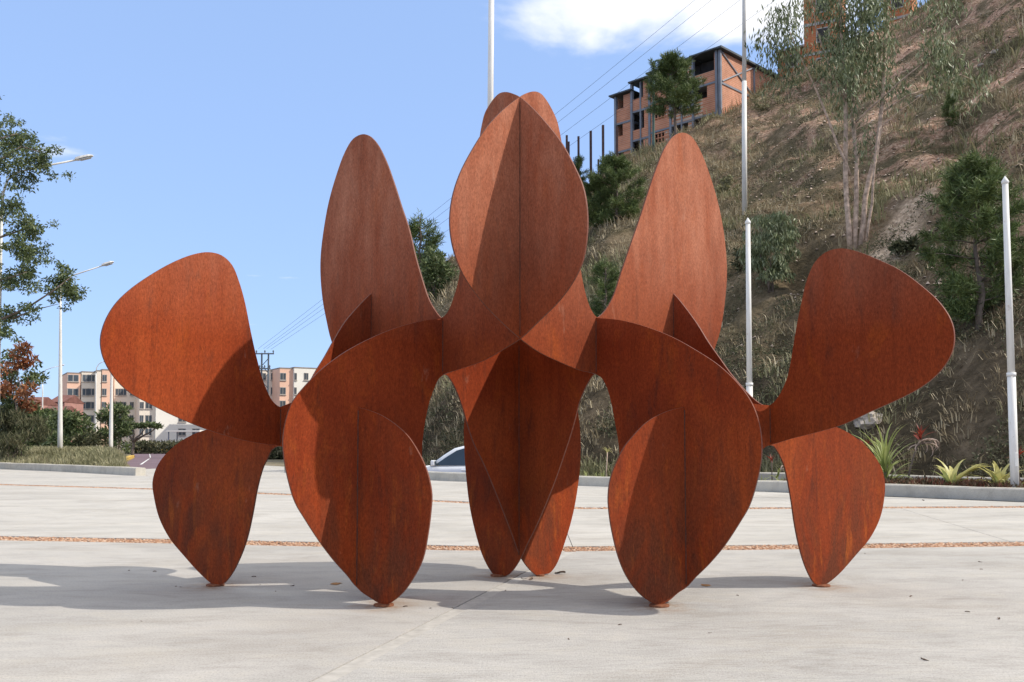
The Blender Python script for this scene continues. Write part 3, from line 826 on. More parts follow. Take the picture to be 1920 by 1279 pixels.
trk = (np.abs(P[:, 0] - (TRACK[0] + 0.5 + TRACK[2] * P[:, 2])) < 0.55) & (P[:, 2] > TRACK[1]) & (P[:, 2] < TRACK[4])
keep = (~bare) & ~trk & (nz_ > -0.46) & ~gap_ & (nc_ + rng.normal(0, 0.12, len(P)) > -0.10)
dry = keep & (nz_ < 0.14) 
grn = keep & ~dry
hh = (0.14 + 0.42 * rng.uniform(0, 1, len(P)) ** 2.2 + 0.16 * np.clip(nc_, 0, 0.6) + 0.18 * np.clip(nz_, -0.3, 0.6)) * np.interp(s, [0, 0.25, 1], [0.8, 1.0, 1.35])
obj_g = obj('dry_grass', tufts(P[dry], hh[dry], 8, 1, 1.2, 0.034, 1.5), M_STRAW)
tag(obj_g, 'dry straw coloured grass covering the hillside', 'grass', kind='stuff')
tag(obj('green_grass', tufts(P[grn], hh[grn] * 1.05, 8, 2, 1.1, 0.036, 1.3), M_GREENB), 'greyish green grass in patches on the hillside', 'grass', kind='stuff')
# matted dead grass lying on the slope, and loose stones
px, s, P = sample_hill(52000, 560, 2150, 0.0, 1.0, 1.1)
nm_ = fbm_arr(P, 0.55, 31.0)
P = P[(nm_ > -0.12) & (rng.uniform(0, 1, len(P)) < np.interp(s, [0, 0.2, 0.3, 1], [0.12, 0.25, 0.9, 1.0])) & ~((np.abs(P[:, 0] - (TRACK[0] + 0.5 + TRACK[2] * P[:, 2])) < 0.5) & (P[:, 2] > TRACK[1]) & (P[:, 2] < TRACK[4]))]
k_ = len(P); az_ = rng.uniform(0, 2 * np.pi, (k_, 4))
Q = np.repeat(P, 4, 0) + rng.normal(size=(k_ * 4, 3)) * np.array((0.22, 0.22, 0.03)) + np.array((0, 0, 0.06))
mv, mf = leaves(Q, 0.20 + 0.003 * np.clip(Q[:, 1] - 24, 0, 60), 17, 0.06, 'flat')
mm = leaf_mesh('matted_grass', [(mv, mf)])
tag(obj('matted_grass', mm, M_STRAW), 'flattened dead grass matted over the hillside', 'grass', kind='stuff')
px, s, P = sample_hill(9000, 1100, 2150, 0.12, 1.0, 1.0)
nb2 = fbm_arr(P, 0.28, 3.0)
P = P[(nb2 > 0.0) & (P[:, 0] > 8)][:3000]
rs = rng.uniform(0.03, 0.17, len(P)) ** 1.2
bv = np.array([(0, 0, .8), (1, 0, 0), (.3, .95, .1), (-.8, .6, 0), (-.8, -.6, .1), (.3, -.95, 0)], float)
bf = np.array([(0, 1, 2), (0, 2, 3), (0, 3, 4), (0, 4, 5), (0, 5, 1)])
W = P[:, None, :] + bv[None] * rs[:, None, None] * rng.uniform(0.6, 1.4, (len(P), 6, 1))
M_STONE = simple_mat('slope_stone', (0.46, 0.36, 0.29), 0.95, 0.4, 1.3)
tag(obj('loose_stones', np_mesh('loose_stones', W.reshape(-1, 3), (bf[None] + (np.arange(len(P)) * 6)[:, None, None]).ravel(), np.full(len(P) * 5, 3)), M_STONE), 'loose pale stones on the bare parts of the slope', 'stones', kind='stuff')
px, s, P = sample_hill(8500, 600, 2100, 0.0, 0.97, 1.5)
nz_ = fbm_arr(P, 0.15, 21.0); low = s < 0.30
P = P[(nz_ > 0.06) | (low & (nz_ > -0.32))]
parts = []
for i, c in enumerate(P[:4200]):
    r = rng.uniform(0.14, 0.48)
    q, d = blob_points(c + np.array((0, 0, r * 0.35)), (r, r, r * 0.75), 40, rng)
    parts.append(leaves(q, np.full(len(q), 0.10), i, 0.4, out=d * 0.6))
tag(obj('hillside_scrub', leaf_mesh('hillside_scrub', parts), M_SCRUB), 'low dark scrub scattered over the hillside', 'scrub', kind='stuff')
# weeds behind the kerbs where the road meets the hill
wp = []
for i in range(2600):
    pxx = random.Random(i).uniform(640, 1500); dd = lerp_list(toe, pxx, 1) - random.Random(i + 9).uniform(-1.0, 0.9)
    p = at_depth(pxx, 832, dd); wp.append((p.x, p.y, -0.5))
wp = np.array(wp)
for k, p in enumerate(wp):
    h = drop_hill(p[0], p[1])
    wp[k, 2] = max(-0.56, h.z if h else -0.56)
tag(obj('roadside_weeds', tufts(wp, rng.uniform(0.35, 0.8, len(wp)), 9, 6, 0.4, 0.02, 0.7), M_GREENB), 'green weeds along the foot of the hillside', 'weeds', kind='stuff')

def limb(bm, a, b, r0, r1, rnd, n=5, wob=0.06, seg=6):
    a, b = Vector(a), Vector(b); L = (b - a).length
    pts = []
    for k in range(n + 1):
        t = k / n; p = a.lerp(b, t)
        if 0 < k < n: p += Vector((rnd.uniform(-1, 1), rnd.uniform(-1, 1), rnd.uniform(-.5, .5))) * wob * L * 0.5
        pts.append(p)
    add_tube(bm, pts, [r0 + (r1 - r0) * k / n for k in range(n + 1)], seg)
    return pts

# ---- pines
def pine_meshes(height, radius, seed, base_clear=0.12, dense=1.0, needle=0.2):
    rnd = random.Random(seed); rg = np.random.default_rng(seed)
    bm = bmesh.new()
    tr = limb(bm, (0, 0, -0.2), (rnd.uniform(-.1, .1) * height * 0.4, rnd.uniform(-.06, .06) * height, height * 0.97), height * 0.018 + 0.02, 0.015, rnd, 8, 0.03, 7)
    tips = []
    nw = int(9 * dense)
    for w in range(nw):
        t = base_clear + (1 - base_clear) * (w + rnd.uniform(-.25, .25)) / nw
        t = min(max(t, base_clear), 0.97)
        o = tr[0].lerp(tr[-1], t)
        k = max(0, min(len(tr) - 2, int(t * (len(tr) - 1)))); o = tr[k].lerp(tr[k + 1], t * (len(tr) - 1) - k)
        prof = math.sin(min(1.0, (1 - t) * 1.35 + 0.10) * math.pi * 0.5) * (0.55 + 0.45 * min(1, t * 4))
        for b in range(rnd.randint(4, 6)):
            a = rnd.uniform(0, 2 * math.pi)
            L = radius * prof * rnd.uniform(0.65, 1.15)
            e = o + Vector((math.cos(a) * L, math.sin(a) * L, L * rnd.uniform(0.12, 0.6)))
            br = limb(bm, o, e, 0.012 * height * 0.3 + 0.008, 0.006, rnd, 3, 0.08, 4)
            for q in (0.5, 0.75, 1.0):
                if L * q < 0.14: continue
                c = o.lerp(e, q)
                for _ in range(2 if q < 1 else 3):
                    tips.append((c + Vector((rnd.gauss(0, .1), rnd.gauss(0, .1), rnd.gauss(0, .07))) * (radius * 0.7), (e - o).normalized() + Vector((0, 0, 0.7))))
    top = tr[-1]
    for _ in range(4): tips.append((top + Vector((rnd.gauss(0, .06), rnd.gauss(0, .06), rnd.uniform(-.25, .05))), Vector((0, 0, 1))))
    P, D = [], []
    for c, d in tips:
        n = int(34 * dense)
        d = np.array(d.normalized())
        dirs = rg.normal(size=(n, 3)) * 0.75 + d * 0.75
        dirs /= np.linalg.norm(dirs, axis=1)[:, None]
        P.append(np.array(c) + d * rg.uniform(-.9, .6, n)[:, None] * needle * 1.2 + rg.normal(size=(n, 3)) * 0.03); D.append(dirs)
    P = np.concatenate(P); D = np.concatenate(D)
    V, F = leaves(P, np.full(len(P), needle * 1.15), seed, 0.10, out=D * 4.0)
    me_t = bpy.data.meshes.new('trunk'); bm.to_mesh(me_t); bm.free(); me_t.materials.append(M_BARK)
    me_c = leaf_mesh('crown', [(V, F)]); me_c.materials.append(M_PINE)
    return me_t, me_c
def tree(name, label, cat, loc, meshes, rz=0.0, sc=1.0, group=None):
    t = thing(name, label, cat, loc, rz, group)
    t.scale = (sc, sc, sc)
    obj('trunk', meshes[0], None, t); obj('crown', meshes[1], None, t)
    return t
pine_a = pine_meshes(5.6, 1.45, 5, 0.12, 1.55, 0.24)
pine_b = pine_meshes(4.4, 1.7, 8, 0.05, 1.6, 0.24)
pine_c = pine_meshes(2.4, 0.62, 12, 0.06, 0.9, 0.17)
pine_d = pine_meshes(6.8, 2.1, 21, 0.32, 1.6, 0.32)
def hill_loc(px, py, dz=-0.1):
    p = on_hill(px, py)
    if p is None: p = crest_pt(px)
    return Vector((p.x, p.y, p.z + dz))
def px_height(loc, py_top): # metres from loc up to the pixel row
    return CAM_H + (ray(960, py_top).z / ray(960, py_top).y) * loc.y - loc.z
def put_tree(name, label, cat, px, pyb, pyt, meshes, h0, rz=0.0, group=None):
    l = hill_loc(px, pyb)
    return tree(name, label, cat, l, meshes, rz, px_height(l, pyt) / h0, group)
put_tree('pine_tree', 'bushy green pine on the slope behind the capped white post beside planter', 'pine tree', 1838, 615, 282, pine_a, 5.75, 0.4)
put_tree('pine_tree', 'rounded pine on the ridge before the rusty columns', 'pine tree', 1160, 415, 290, pine_b, 4.5, 1.1)
put_tree('pine_tree', 'small dark pine low beside the rounded ridge pine', 'pine tree', 1118, 425, 330, pine_b, 4.5, 2.6)
put_tree('pine_tree', 'slender young pine seen between the upper steel lobes', 'pine tree', 1136, 592, 480, pine_c, 2.5, 0.2)
put_tree('pine_tree', 'pine sapling alone on bare pinkish soil of the slope', 'pine tree', 1789, 232, 178, pine_c, 2.0, 1.9)
put_tree('pine_tree', 'thin pine tip poking up by the short rusty columns', 'pine tree', 1086, 352, 288, pine_c, 2.5, 2.2)
l = at_depth(1267, 248, 76.0)
l.z -= 0.6
tree('pine_tree', 'pine with bare crooked trunk before the unfinished brick building', 'pine tree', l, pine_d, 0.5, px_height(l, 95) / 7.0)

# ---- eucalyptus with several bare stems
def eucalyptus():
    base = hill_loc(1602, 470, -0.2)
    D = base.y
    t = thing('eucalyptus_tree', 'tall eucalyptus with several slender bare stems and drooping leaves on the hillside', 'tree', base)
    rnd = random.Random(31); rg = np.random.default_rng(31)
    def W(px, py, dy=0.0): return at_depth(px, py, D + dy) - base
    bm = bmesh.new()
    stems = [([(1597, 470), (1590, 380), (1586, 290), (1584, 190), (1582, 90), (1578, 0), (1570, -90)], 0.15, 0.0),
             ([(1603, 470), (1606, 390), (1604, 300), (1600, 210), (1606, 120), (1618, 20), (1622, -80)], 0.14, 0.5),
             ([(1612, 470), (1622, 370), (1640, 290), (1652, 190), (1660, 90), (1666, 0), (1670, -100)], 0.15, -0.4),
             ([(1620, 470), (1634, 380), (1643, 300), (1648, 240)], 0.09, -0.8),
             ([(1596, 330), (1570, 270), (1530, 170), (1500, 110), (1478, 60)], 0.075, -0.6),
             ([(1606, 230), (1640, 195), (1690, 150), (1740, 110), (1778, 88)], 0.05, -1.0),
             ([(1650, 215), (1700, 180), (1760, 160), (1800, 140), (1822, 150)], 0.05, 0.8),
             ([(1640, 250), (1690, 205), (1735, 175)], 0.03, 0.2),
             ([(1584, 190), (1555, 120), (1530, 50), (1520, -20)], 0.06, 0.6),
             ([(1604, 140), (1570, 90), (1545, 70)], 0.04, -0.5)]
    for pts, r, dy in stems:
        q = [W(px + rnd.uniform(-3, 3), py, dy * k / (len(pts) - 1)) for k, (px, py) in enumerate(pts)]
        fine = []
        for a, b in zip(q, q[1:]):
            fine += [a, a.lerp(b, 0.5) + Vector((rnd.uniform(-.03, .03), 0, 0))]
        fine.append(q[-1])
        add_tube(bm, fine, [r * 0.78 * (1 - 0.66 * k / (len(fine) - 1)) for k in range(len(fine))], 8)
    clumps = []
    for (px, py, rx, rz, n, dy) in [(1470, 40, 30, 40, 620, 0), (1498, 92, 20, 28, 330, -.5), (1452, 95, 22, 26, 350, .5), (1528, 10, 26, 26, 420, .6), (1600, 50, 48, 60, 1800, 0), (1640, 40, 34, 70, 1100, -.8), (1585, 120, 40, 44, 1200, -.6),
                                    (1628, 130, 34, 42, 1000, .4), (1570, -30, 70, 40, 900, 0), (1650, -40, 60, 40, 800, 0), (1575, 85, 26, 30, 400, .8), (1600, 190, 22, 26, 200, -.4), (1615, 270, 14, 26, 110, 0), (1765, 85, 26, 24, 420, -1), (1795, 120, 30, 28, 420, -.6),
                                    (1822, 160, 18, 26, 260, .8), (1775, 140, 20, 16, 160, .3), (1745, 10, 34, 16, 420, .6), (1480, 130, 26, 18, 240, 0), (1700, 160, 16, 10, 40, 0), (1432, 70, 12, 20, 120, 0)]:
        c = W(px, py, dy)
        # split every mass into hanging sprays
        for _ in range(max(3, n // 44)):
            o = np.array(c) + rg.normal(size=3) * np.array((rx, rx * 1.3, rz)) / FPX * D * 0.62
            k = 40
            q = o + rg.normal(size=(k, 3)) * np.array((0.20, 0.20, 0.34))
            clumps.append(leaves(q, np.full(k, 0.27), rnd.randint(0, 9999), 0.20, 'hang'))
    obj('trunk', bm, M_PALEBARK, t)
    obj('crown', leaf_mesh('crown', clumps), M_EUC, t)
eucalyptus()
def shrub(name, label, cat, loc, radii, n, leafs, mat, seed, mode='random', ratio=0.3, group=None, spray=0, nb=4):
    rnd = random.Random(seed); rg = np.random.default_rng(seed)
    t = thing(name, label, cat, loc, 0, group)
    bm = bmesh.new()
    tips = []
    for k in range(nb):
        e = Vector((rnd.uniform(-.6, .6) * radii[0], rnd.uniform(-.6, .6) * radii[1], radii[2] * rnd.uniform(0.8, 1.6)))
        limb(bm, (rnd.uniform(-.1, .1), rnd.uniform(-.1, .1), -0.15), e, 0.02 + 0.018 * radii[2], 0.008, rnd, 4, 0.12, 5)
    obj('trunk', bm, M_BARK, t)
    parts = []
    nc = max(5, n // 60)
    for k in range(nc):
        d = rg.normal(size=3); d /= np.linalg.norm(d)
        o = np.array((0, 0, radii[2])) + d * np.array(radii) * rg.uniform(0.25, 0.95) ** 0.6
        s = min(radii) * rg.uniform(0.14, 0.30) + 0.05
        q, dd = blob_points(o, (s, s, s * 0.8), n // nc, rg, 0.2)
        parts.append(leaves(q, np.full(len(q), leafs), seed * 100 + k, ratio, mode, out=dd * 0.5 if mode == 'random' else None))
    obj('crown', leaf_mesh('crown', parts), mat, t)
    return t
l = hill_loc(1445, 545)
mpp = l.y / FPX
shrub('eucalyptus_shrub', 'dense greyish shrub with drooping leaves behind the capped white post', 'shrub', l, (50 * mpp, 50 * mpp, 88 * mpp), 5200, 0.22, M_EUC, 41, 'hang', 0.22)
l = hill_loc(818, 560)
mpp = l.y / FPX
shrub('hill_tree', 'loose dark tree on the ridge end between two steel lobes', 'tree', l, (44 * mpp, 44 * mpp, 58 * mpp), 2600, 0.34, M_BROAD, 43, 'random', 0.4)
l = hill_loc(788, 560)
mpp = l.y / FPX
tree('pine_tree', 'narrow dark pine at the end of the ridge', 'pine tree', l, pine_c, 0.3, px_height(l, 402) / 2.4)
for i, (px, py, r, lab) in enumerate([(1365, 372, 26, 'green bush on the ridge below the brick building'), (1480, 175, 30, 'green bush at the ridge top under the orange brick building'),
                                 (1700, 470, 28, 'dark scrubby bush beside the bare earth path'), (1560, 520, 30, 'low dark bush at the eucalyptus foot'), (1365, 345, 16, 'pale yellowish bush among straw on the slope'), (1440, 205, 34, 'spreading green bush on the ridge below the low annex'), (1530, 150, 26, 'green bush under the eucalyptus crown at the ridge'), (1400, 500, 34, 'dark bush behind the white capped post foot')]):
    l = hill_loc(px, py, -0.2); mpp = l.y / FPX
    shrub('hillside_bush', lab, 'bush', l, (r * mpp, r * mpp, r * 0.6 * mpp), 900, 0.2, M_GREENB if i in (0, 1, 4, 5, 6) else M_SCRUB, 60 + i, 'random', 0.35)

# ------------------------------------------------------------------ planter behind the near kerb
kerb_far = [v2(at_depth(px, 832, d)) for px, d in ((1340, 23.6), (1480, 22.9), (1700, 21.1), (1920, 19.3), (2250, 16.8))]
kerb(kerb_far, 0.24, 0.335)
M_SOIL = simple_mat('planter_soil', (0.085, 0.06, 0.042), 0.95, 0.4, 6.0, bmp=0.6)
near_back = offset_line(kerb_r, 0.34)
bm = bmesh.new()
poly = [p for p in near_back if p[0] > -1] + [p for p in kerb_far][::-1] + [np.array((1.0, 27.2))]
top = add_prism(bm, poly, -0.5, 0.13)
tag(obj('planter_bed', bm, M_SOIL), kind='structure')
def in_planter(px, f=0.5):
    """a point of the bed under pixel column px, f of the way from the near to the far kerb"""
    r = v2(ray(px, 860))
    def hit(pl):
        for a, b in zip(pl, pl[1:]):
            A = np.array([r, a - b]).T
            t, u = np.linalg.solve(A, a)
            if -0.001 <= u <= 1.001: return r * t
        return r * 22
    a = hit(near_back)
    try: b = hit(kerb_far)
    except Exception: b = a * 1.1
    if np.linalg.norm(b) < np.linalg.norm(a): b = a * 1.12
    p = a + (b - a) * f
    return Vector((p[0], p[1], 0.13))
def blade_mesh(name, width, droop, mat, fold=0.25, n=7, tipw=0.1, wave=0.0):
    """one long leaf of unit length that leaves along +X and bends down"""
    bm = bmesh.new(); rows = []
    x = z = 0.0
    for k in range(n + 1):
        t = k / n
        a = 0.0 - droop * t * t
        if k: x += math.cos(a) / n; z += math.sin(a) / n
        w = width * (math.sin(math.pi * min(1, 0.12 + t * 0.9)) ** 0.8) * (1 - t * (1 - tipw) * 0.6)
        rows.append([bm.verts.new((x, -w, z + fold * w)), bm.verts.new((x, 0, z)), bm.verts.new((x, w, z + fold * w))])
    for a, b in zip(rows, rows[1:]):
        bm.faces.new((a[0], a[1], b[1], b[0])); bm.faces.new((a[1], a[2], b[2], b[1]))
    for f in bm.faces: f.smooth = True
    me = bpy.data.meshes.new(name); bm.to_mesh(me); bm.free(); me.materials.append(mat)
    return me
M_LIME = leaf_mat('lime_leaf', [(0.20, 0.25, 0.06), (0.32, 0.36, 0.12), (0.42, 0.44, 0.20)], 0.4, 0.3, 3.0)
M_CREAM = leaf_mat('cream_leaf', [(0.38, 0.36, 0.10), (0.54, 0.50, 0.19), (0.66, 0.60, 0.28)], 0.4, 0.3, 3.0)
M_RED = leaf_mat('dark_red_leaf', [(0.10, 0.02, 0.018), (0.24, 0.04, 0.025), (0.42, 0.09, 0.04)], 0.4, 0.3, 3.0)
M_PINKLEAF = leaf_mat('striped_faded_leaf', [(0.22, 0.14, 0.12), (0.40, 0.30, 0.25), (0.52, 0.44, 0.38)], 0.5, 0.2, 8.0)
def add_leaves(t, me, n, L, el, seed, origin=(0, 0, 0), az0=0.0, az1=2 * math.pi, wsc=1.0):
    rnd = random.Random(seed)
    for k in range(n):
        o = obj('leaf', me, None, t)
        o.location = (origin[0] + rnd.uniform(-.02, .02), origin[1] + rnd.uniform(-.02, .02), origin[2] + rnd.uniform(-.03, .03))
        az = az0 + (az1 - az0) * (k + rnd.uniform(0.1, 0.9)) / n
        o.rotation_euler = (rnd.uniform(-.4, .4), -math.radians(rnd.uniform(*el)), az)
        s = L * rnd.uniform(0.7, 1.15)
        o.scale = (s, s * wsc, s)
thin_lime = blade_mesh('leaf', 0.028, 1.0, M_LIME); wide_cream = blade_mesh('leaf', 0.085, 1.1, M_CREAM, 0.4)
wide_lime = blade_mesh('leaf', 0.09, 0.8, M_LIME, 0.35)
red_bl = blade_mesh('leaf', 0.085, 0.6, M_RED, 0.35); faded = blade_mesh('leaf', 0.06, 2.6, M_PINKLEAF, 0.3)
def stem(t, pts, r, mat=M_BARK):
    bm = bmesh.new(); add_tube(bm, pts, [r * (1 - .3 * k / (len(pts) - 1)) for k in range(len(pts))], 7); return obj('stem', bm, mat, t)
t = thing('spiky_plant', 'tall spiky lime green plant with thin arching leaves in the planter', 'plant', in_planter(1660, 0.45))
stem(t, [(0, 0, 0), (0, 0, 0.25), (0.03, 0, 0.5)], 0.04)
add_leaves(t, thin_lime, 34, 1.2, (35, 88), 1, (0, 0, 0.30)); add_leaves(t, thin_lime, 26, 0.95, (10, 65), 2, (0, 0, 0.12)); add_leaves(t, wide_lime, 7, 0.55, (10, 50), 3, (0.1, 0, 0.05), -1.2, 1.2)
t = thing('cordyline', 'short cordyline with a red tuft close behind the right steel leg', 'plant', in_planter(1622, 0.8))
stem(t, [(0, 0, 0), (0.0, 0, 0.4), (0.01, 0, 0.82)], 0.022); add_leaves(t, red_bl, 11, 0.32, (20, 85), 4, (0.01, 0, 0.80))
t = thing('cordyline', 'tall leaning cordyline with red tuft and drooping faded striped leaves', 'plant', in_planter(1700, 0.5))
stem(t, [(0, 0, 0), (0.06, 0, 0.35), (0.18, 0, 0.75), (0.30, 0, 1.02)], 0.022); add_leaves(t, red_bl, 14, 0.36, (30, 88), 5, (0.30, 0, 1.02))
add_leaves(t, faded, 8, 0.62, (-5, 40), 6, (0.31, 0, 0.95), -0.9, 0.7); add_leaves(t, faded, 3, 0.5, (-10, 10), 16, (0.28, 0, 0.9), 2.4, 3.8)
t = thing('broad_leaf_plant', 'low plant with broad yellowish leaves leaning right in the planter', 'plant', in_planter(1783, 0.2))
add_leaves(t, wide_cream, 16, 0.80, (40, 85), 7, (0, 0, 0.02), -0.8, 2.2); add_leaves(t, wide_lime, 9, 0.6, (35, 85), 8, (0, 0, 0.02)); add_leaves(t, wide_cream, 5, 0.60, (25, 50), 9, (0.25, 0, 0.30), -0.5, 0.5)
t = thing('broad_leaf_plant', 'fan of pale yellow leaves beside the capped white post', 'plant', in_planter(1872, 0.3))
add_leaves(t, wide_cream, 18, 0.76, (35, 88), 10, (0, 0, 0.02)); add_leaves(t, wide_lime, 6, 0.45, (40, 85), 17)
t = thing('cordyline', 'cordyline with bronze tuft just past the capped white post', 'plant', in_planter(1908, 0.4))
stem(t, [(0, 0, 0), (0.02, 0, 0.4), (0.0, 0, 0.68)], 0.02); add_leaves(t, red_bl, 10, 0.3, (10, 85), 11, (0, 0, 0.66)); add_leaves(t, wide_lime, 6, 0.5, (30, 80), 12)
t = thing('young_cordyline', 'young cordyline with striped pinkish leaves by the steel neck', 'plant', in_planter(1447, 0.6))
stem(t, [(0, 0, 0), (0, 0, 0.30), (0.0, 0, 0.52)], 0.014); add_leaves(t, red_bl, 7, 0.24, (30, 85), 13, (0, 0, 0.5)); add_leaves(t, wide_lime, 6, 0.34, (25, 70), 14, (0.12, 0, 0.1)); add_leaves(t, faded, 5, 0.4, (30, 70), 15, (0.2, 0, 0.25), -0.6, 0.8)
p_ = at_depth(1137, 880, 26.0); p_.z = 0.0
t = thing('yucca', 'small yucca with pale starburst of leaves on a thin stem behind the kerb', 'plant', p_)
stem(t, [(0, 0, -0.4), (0.0, 0, 0.3), (0.03, 0, 0.82)], 0.018, M_PALEBARK); add_leaves(t, wide_cream, 12, 0.24, (-10, 85), 18, (0.03, 0, 0.82), wsc=0.5)
for i, px in enumerate((1100, 1118, 1130, 1148, 1428, 1462)):
    t = thing('strappy_plant', 'low pale strappy plant growing right behind the kerb', 'plant', in_planter(px, 0.12), 0, 'low strappy plants along the kerb')
    add_leaves(t, thin_lime, 14, 0.34, (20, 85), 30 + i)
gp = np.array([tuple(in_planter(random.Random(i).uniform(1480, 1960), random.Random(i * 3 + 1).uniform(0.05, 0.95))) for i in range(750)])
q = np.repeat(gp, 12, 0) + rng.normal(size=(len(gp) * 12, 3)) * np.array((0.09, 0.09, 0.03)) + np.array((0, 0, 0.05))
M_COVER = leaf_mat('ground_cover_leaf', [(0.03, 0.035, 0.015), (0.07, 0.06, 0.03), (0.16, 0.05, 0.03), (0.20, 0.17, 0.10)], 0.6, 0.15, 4.0)
tag(obj('ground_cover', leaf_mesh('ground_cover', [leaves(q, np.full(len(q), 0.12), 5, 0.25, 'up')]), M_COVER), 'low reddish ground cover in the planter', 'ground cover', kind='stuff')

# ------------------------------------------------------------------ posts and lamps
def post_mat():
    m, nt, b = new_mat('white_painted_metal')
    n = noise(nt, coords(nt, (6, 6, 0.8)), 2.2, 7, 0.7)
    d = noise(nt, coords(nt, (1, 1, 0.5)), 9.0, 6, 0.75)
    c = ramp(nt, n, [(0.35, (0.64, 0.62, 0.58)), (0.6, (0.75, 0.73, 0.69))])
    c = mixc(nt, ramp(nt, d, [(0.62, 0.0), (0.74, 0.8)]), c, (0.34, 0.22, 0.14))
    nt.links.new(c, b.inputs['Base Color']); b.inputs['Roughness'].default_value = 0.5
    return m
M_POST = post_mat()
M_GREENPOST = simple_mat('green_painted_metal', (0.10, 0.16, 0.14), 0.5, 0.2, 2.0)
M_LAMPGLASS = simple_mat('lamp_lens', (0.55, 0.58, 0.60), 0.25, 0.05, 2.0)
def capped_post(px, pyb, pyt, d, r, label, lean=0.0):
    b = at_depth(px, pyb, d); b.z = 0.13
    ht = px_height(b, pyt)
    t = thing('capped_post', label, 'post', b)
    bm = bmesh.new()
    hs = ht * 0.37
    add_tube(bm, [(0, 0, -0.3), (lean * .37, 0, hs)], [r * 1.05, r * 1.02], 20); obj('lower_pole', bm, M_POST, t)
    bm = bmesh.new(); add_box(bm, (0, -r * 1.02, 0.62), (r * 0.9, 0.02, 0.26), 0, 0, 0.006); obj('access_door', bm, M_POST, t)
    bm = bmesh.new(); add_box(bm, (0, 0, 0.012), (r * 4.2, r * 4.2, 0.024)); obj('base_plate', bm, M_POST, t)
    bm = bmesh.new(); add_tube(bm, [(lean * .37, 0, hs - 0.04), (lean * .37, 0, hs + 0.03)], r * 1.16, 20); obj('collar', bm, M_POST, t)
    bm = bmesh.new(); add_tube(bm, [(lean * .37, 0, hs + 0.03), (lean, 0, ht - 0.16)], [r * 0.92, r * 0.74], 20); obj('upper_pole', bm, M_POST, t)
    bm = bmesh.new(); add_tube(bm, [(lean, 0, ht - 0.16), (lean, 0, ht - 0.13), (lean, 0, ht - 0.10), (lean, 0, ht)], [r * 0.75, r * 0.95, r * 0.9, 0.004], 20); obj('cap', bm, M_POST, t)
pp = in_planter(1903, 0.12)
capped_post(1903, 912, 330, pp.y, 0.072, 'white capped post standing in the planter among pale plants', -0.03)
pp = in_planter(1407, 0.3)
capped_post(1407, 905, 408, pp.y, 0.072, 'white capped post rising behind the right steel leaf', 0.02)
l = hill_loc(1396, 400, -0.4)
t = thing('tall_pole', 'tall white pole standing on the hillside above the drooping shrub', 'pole', l)
bm = bmesh.new(); ht = px_height(l, -160); add_tube(bm, [(0, 0, 0), (0.08, 0, ht * 0.45)], [0.15, 0.135], 18); obj('lower_pole', bm, M_POST, t)
bm = bmesh.new(); add_tube(bm, [(0.08, 0, ht * 0.45), (0.2, 0, ht)], [0.12, 0.10], 18); obj('upper_pole', bm, M_POST, t)
b = at_depth(917, 880, 27.6); b.z = -0.56
t = thing('tall_pole', 'tall white pole rising behind the sculpture top', 'pole', b)
ht = px_height(b, -160)
bm = bmesh.new(); add_tube(bm, [(0, 0, 0), (0.0, 0, ht * 0.45)], [0.11, 0.10], 18); obj('lower_pole', bm, M_POST, t)
bm = bmesh.new(); add_tube(bm, [(0, 0, ht * 0.45), (0.07, 0, ht)], [0.094, 0.082], 18); obj('upper_pole', bm, M_POST, t)
def lamp_head(t, p, d, L, w=0.14):
    """slanted lamp housing from point p along d"""
    d = Vector(d).normalized(); s = d.cross(Vector((0, 0, 1))).normalized(); u = s.cross(d)
    bm = bmesh.new(); rings = []
    for k, (x, a, hgt) in enumerate([(0, .35, .45), (.08, .8, .9), (.35, 1, 1), (.8, .95, .8), (1.0, .45, .3)]):
        c = Vector(p) + d * (x * L)
        rings.append([bm.verts.new(c + s * (w * a * q) + u * (0.11 * hgt * v)) for q, v in ((-1, -.2), (-.8, .7), (0, 1), (.8, .7), (1, -.2), (0, -.35))])
    for a, b in zip(rings, rings[1:]):
        for k in range(6): bm.faces.new((a[k], a[(k + 1) % 6], b[(k + 1) % 6], b[k]))
    bm.faces.new(rings[0]); bm.faces.new(rings[-1][::-1])
    bmesh.ops.recalc_face_normals(bm, faces=bm.faces)
    h = obj('lamp_head', bm, M_POST, t)
    bm = bmesh.new()
    c = Vector(p) + d * (0.55 * L) - u * 0.045
    pts = [c + d * (L * .3 * i) + s * (w * .7 * j) for i, j in ((-1, -1), (1, -1), (1, 1), (-1, 1))]
    va = [bm.verts.new(q) for q in pts]; vb = [bm.verts.new(q - u * 0.02) for q in pts]
    bm.faces.new(va); bm.faces.new(vb[::-1])
    for k in range(4): bm.faces.new((va[k], va[(k + 1) % 4], vb[(k + 1) % 4], vb[k]))
    bmesh.ops.recalc_face_normals(bm, faces=bm.faces)
    obj('lens', bm, M_LAMPGLASS, h)
def street_lamp(label, d, base, arm, head, r, zb, mat=M_POST, group=None, rt=0.5):
    b = at_depth(base[0], base[1], d); b.z = zb
    t = thing('street_lamp', label, 'street lamp', b, 0, group)
    A = [at_depth(px, py, d) - b for px, py in arm]
    bm = bmesh.new()
    top = A[0]; n = 6
    add_tube(bm, [Vector((top.x * k / n, 0, -0.2 + (top.z + 0.2) * k / n)) for k in range(n + 1)], [r * (1 - (1 - rt) * k / n) for k in range(n + 1)], 14); obj('pole', bm, mat, t)
    bm = bmesh.new(); add_tube(bm, A, [r * rt * (1 - .35 * k / (len(A) - 1)) for k in range(len(A))], 10); obj('arm', bm, mat, t)
    H0, H1 = [at_depth(px, py, d) - b for px, py in head]
    lamp_head(t, H0, H1 - H0, (H1 - H0).length, 0.15)
    return t
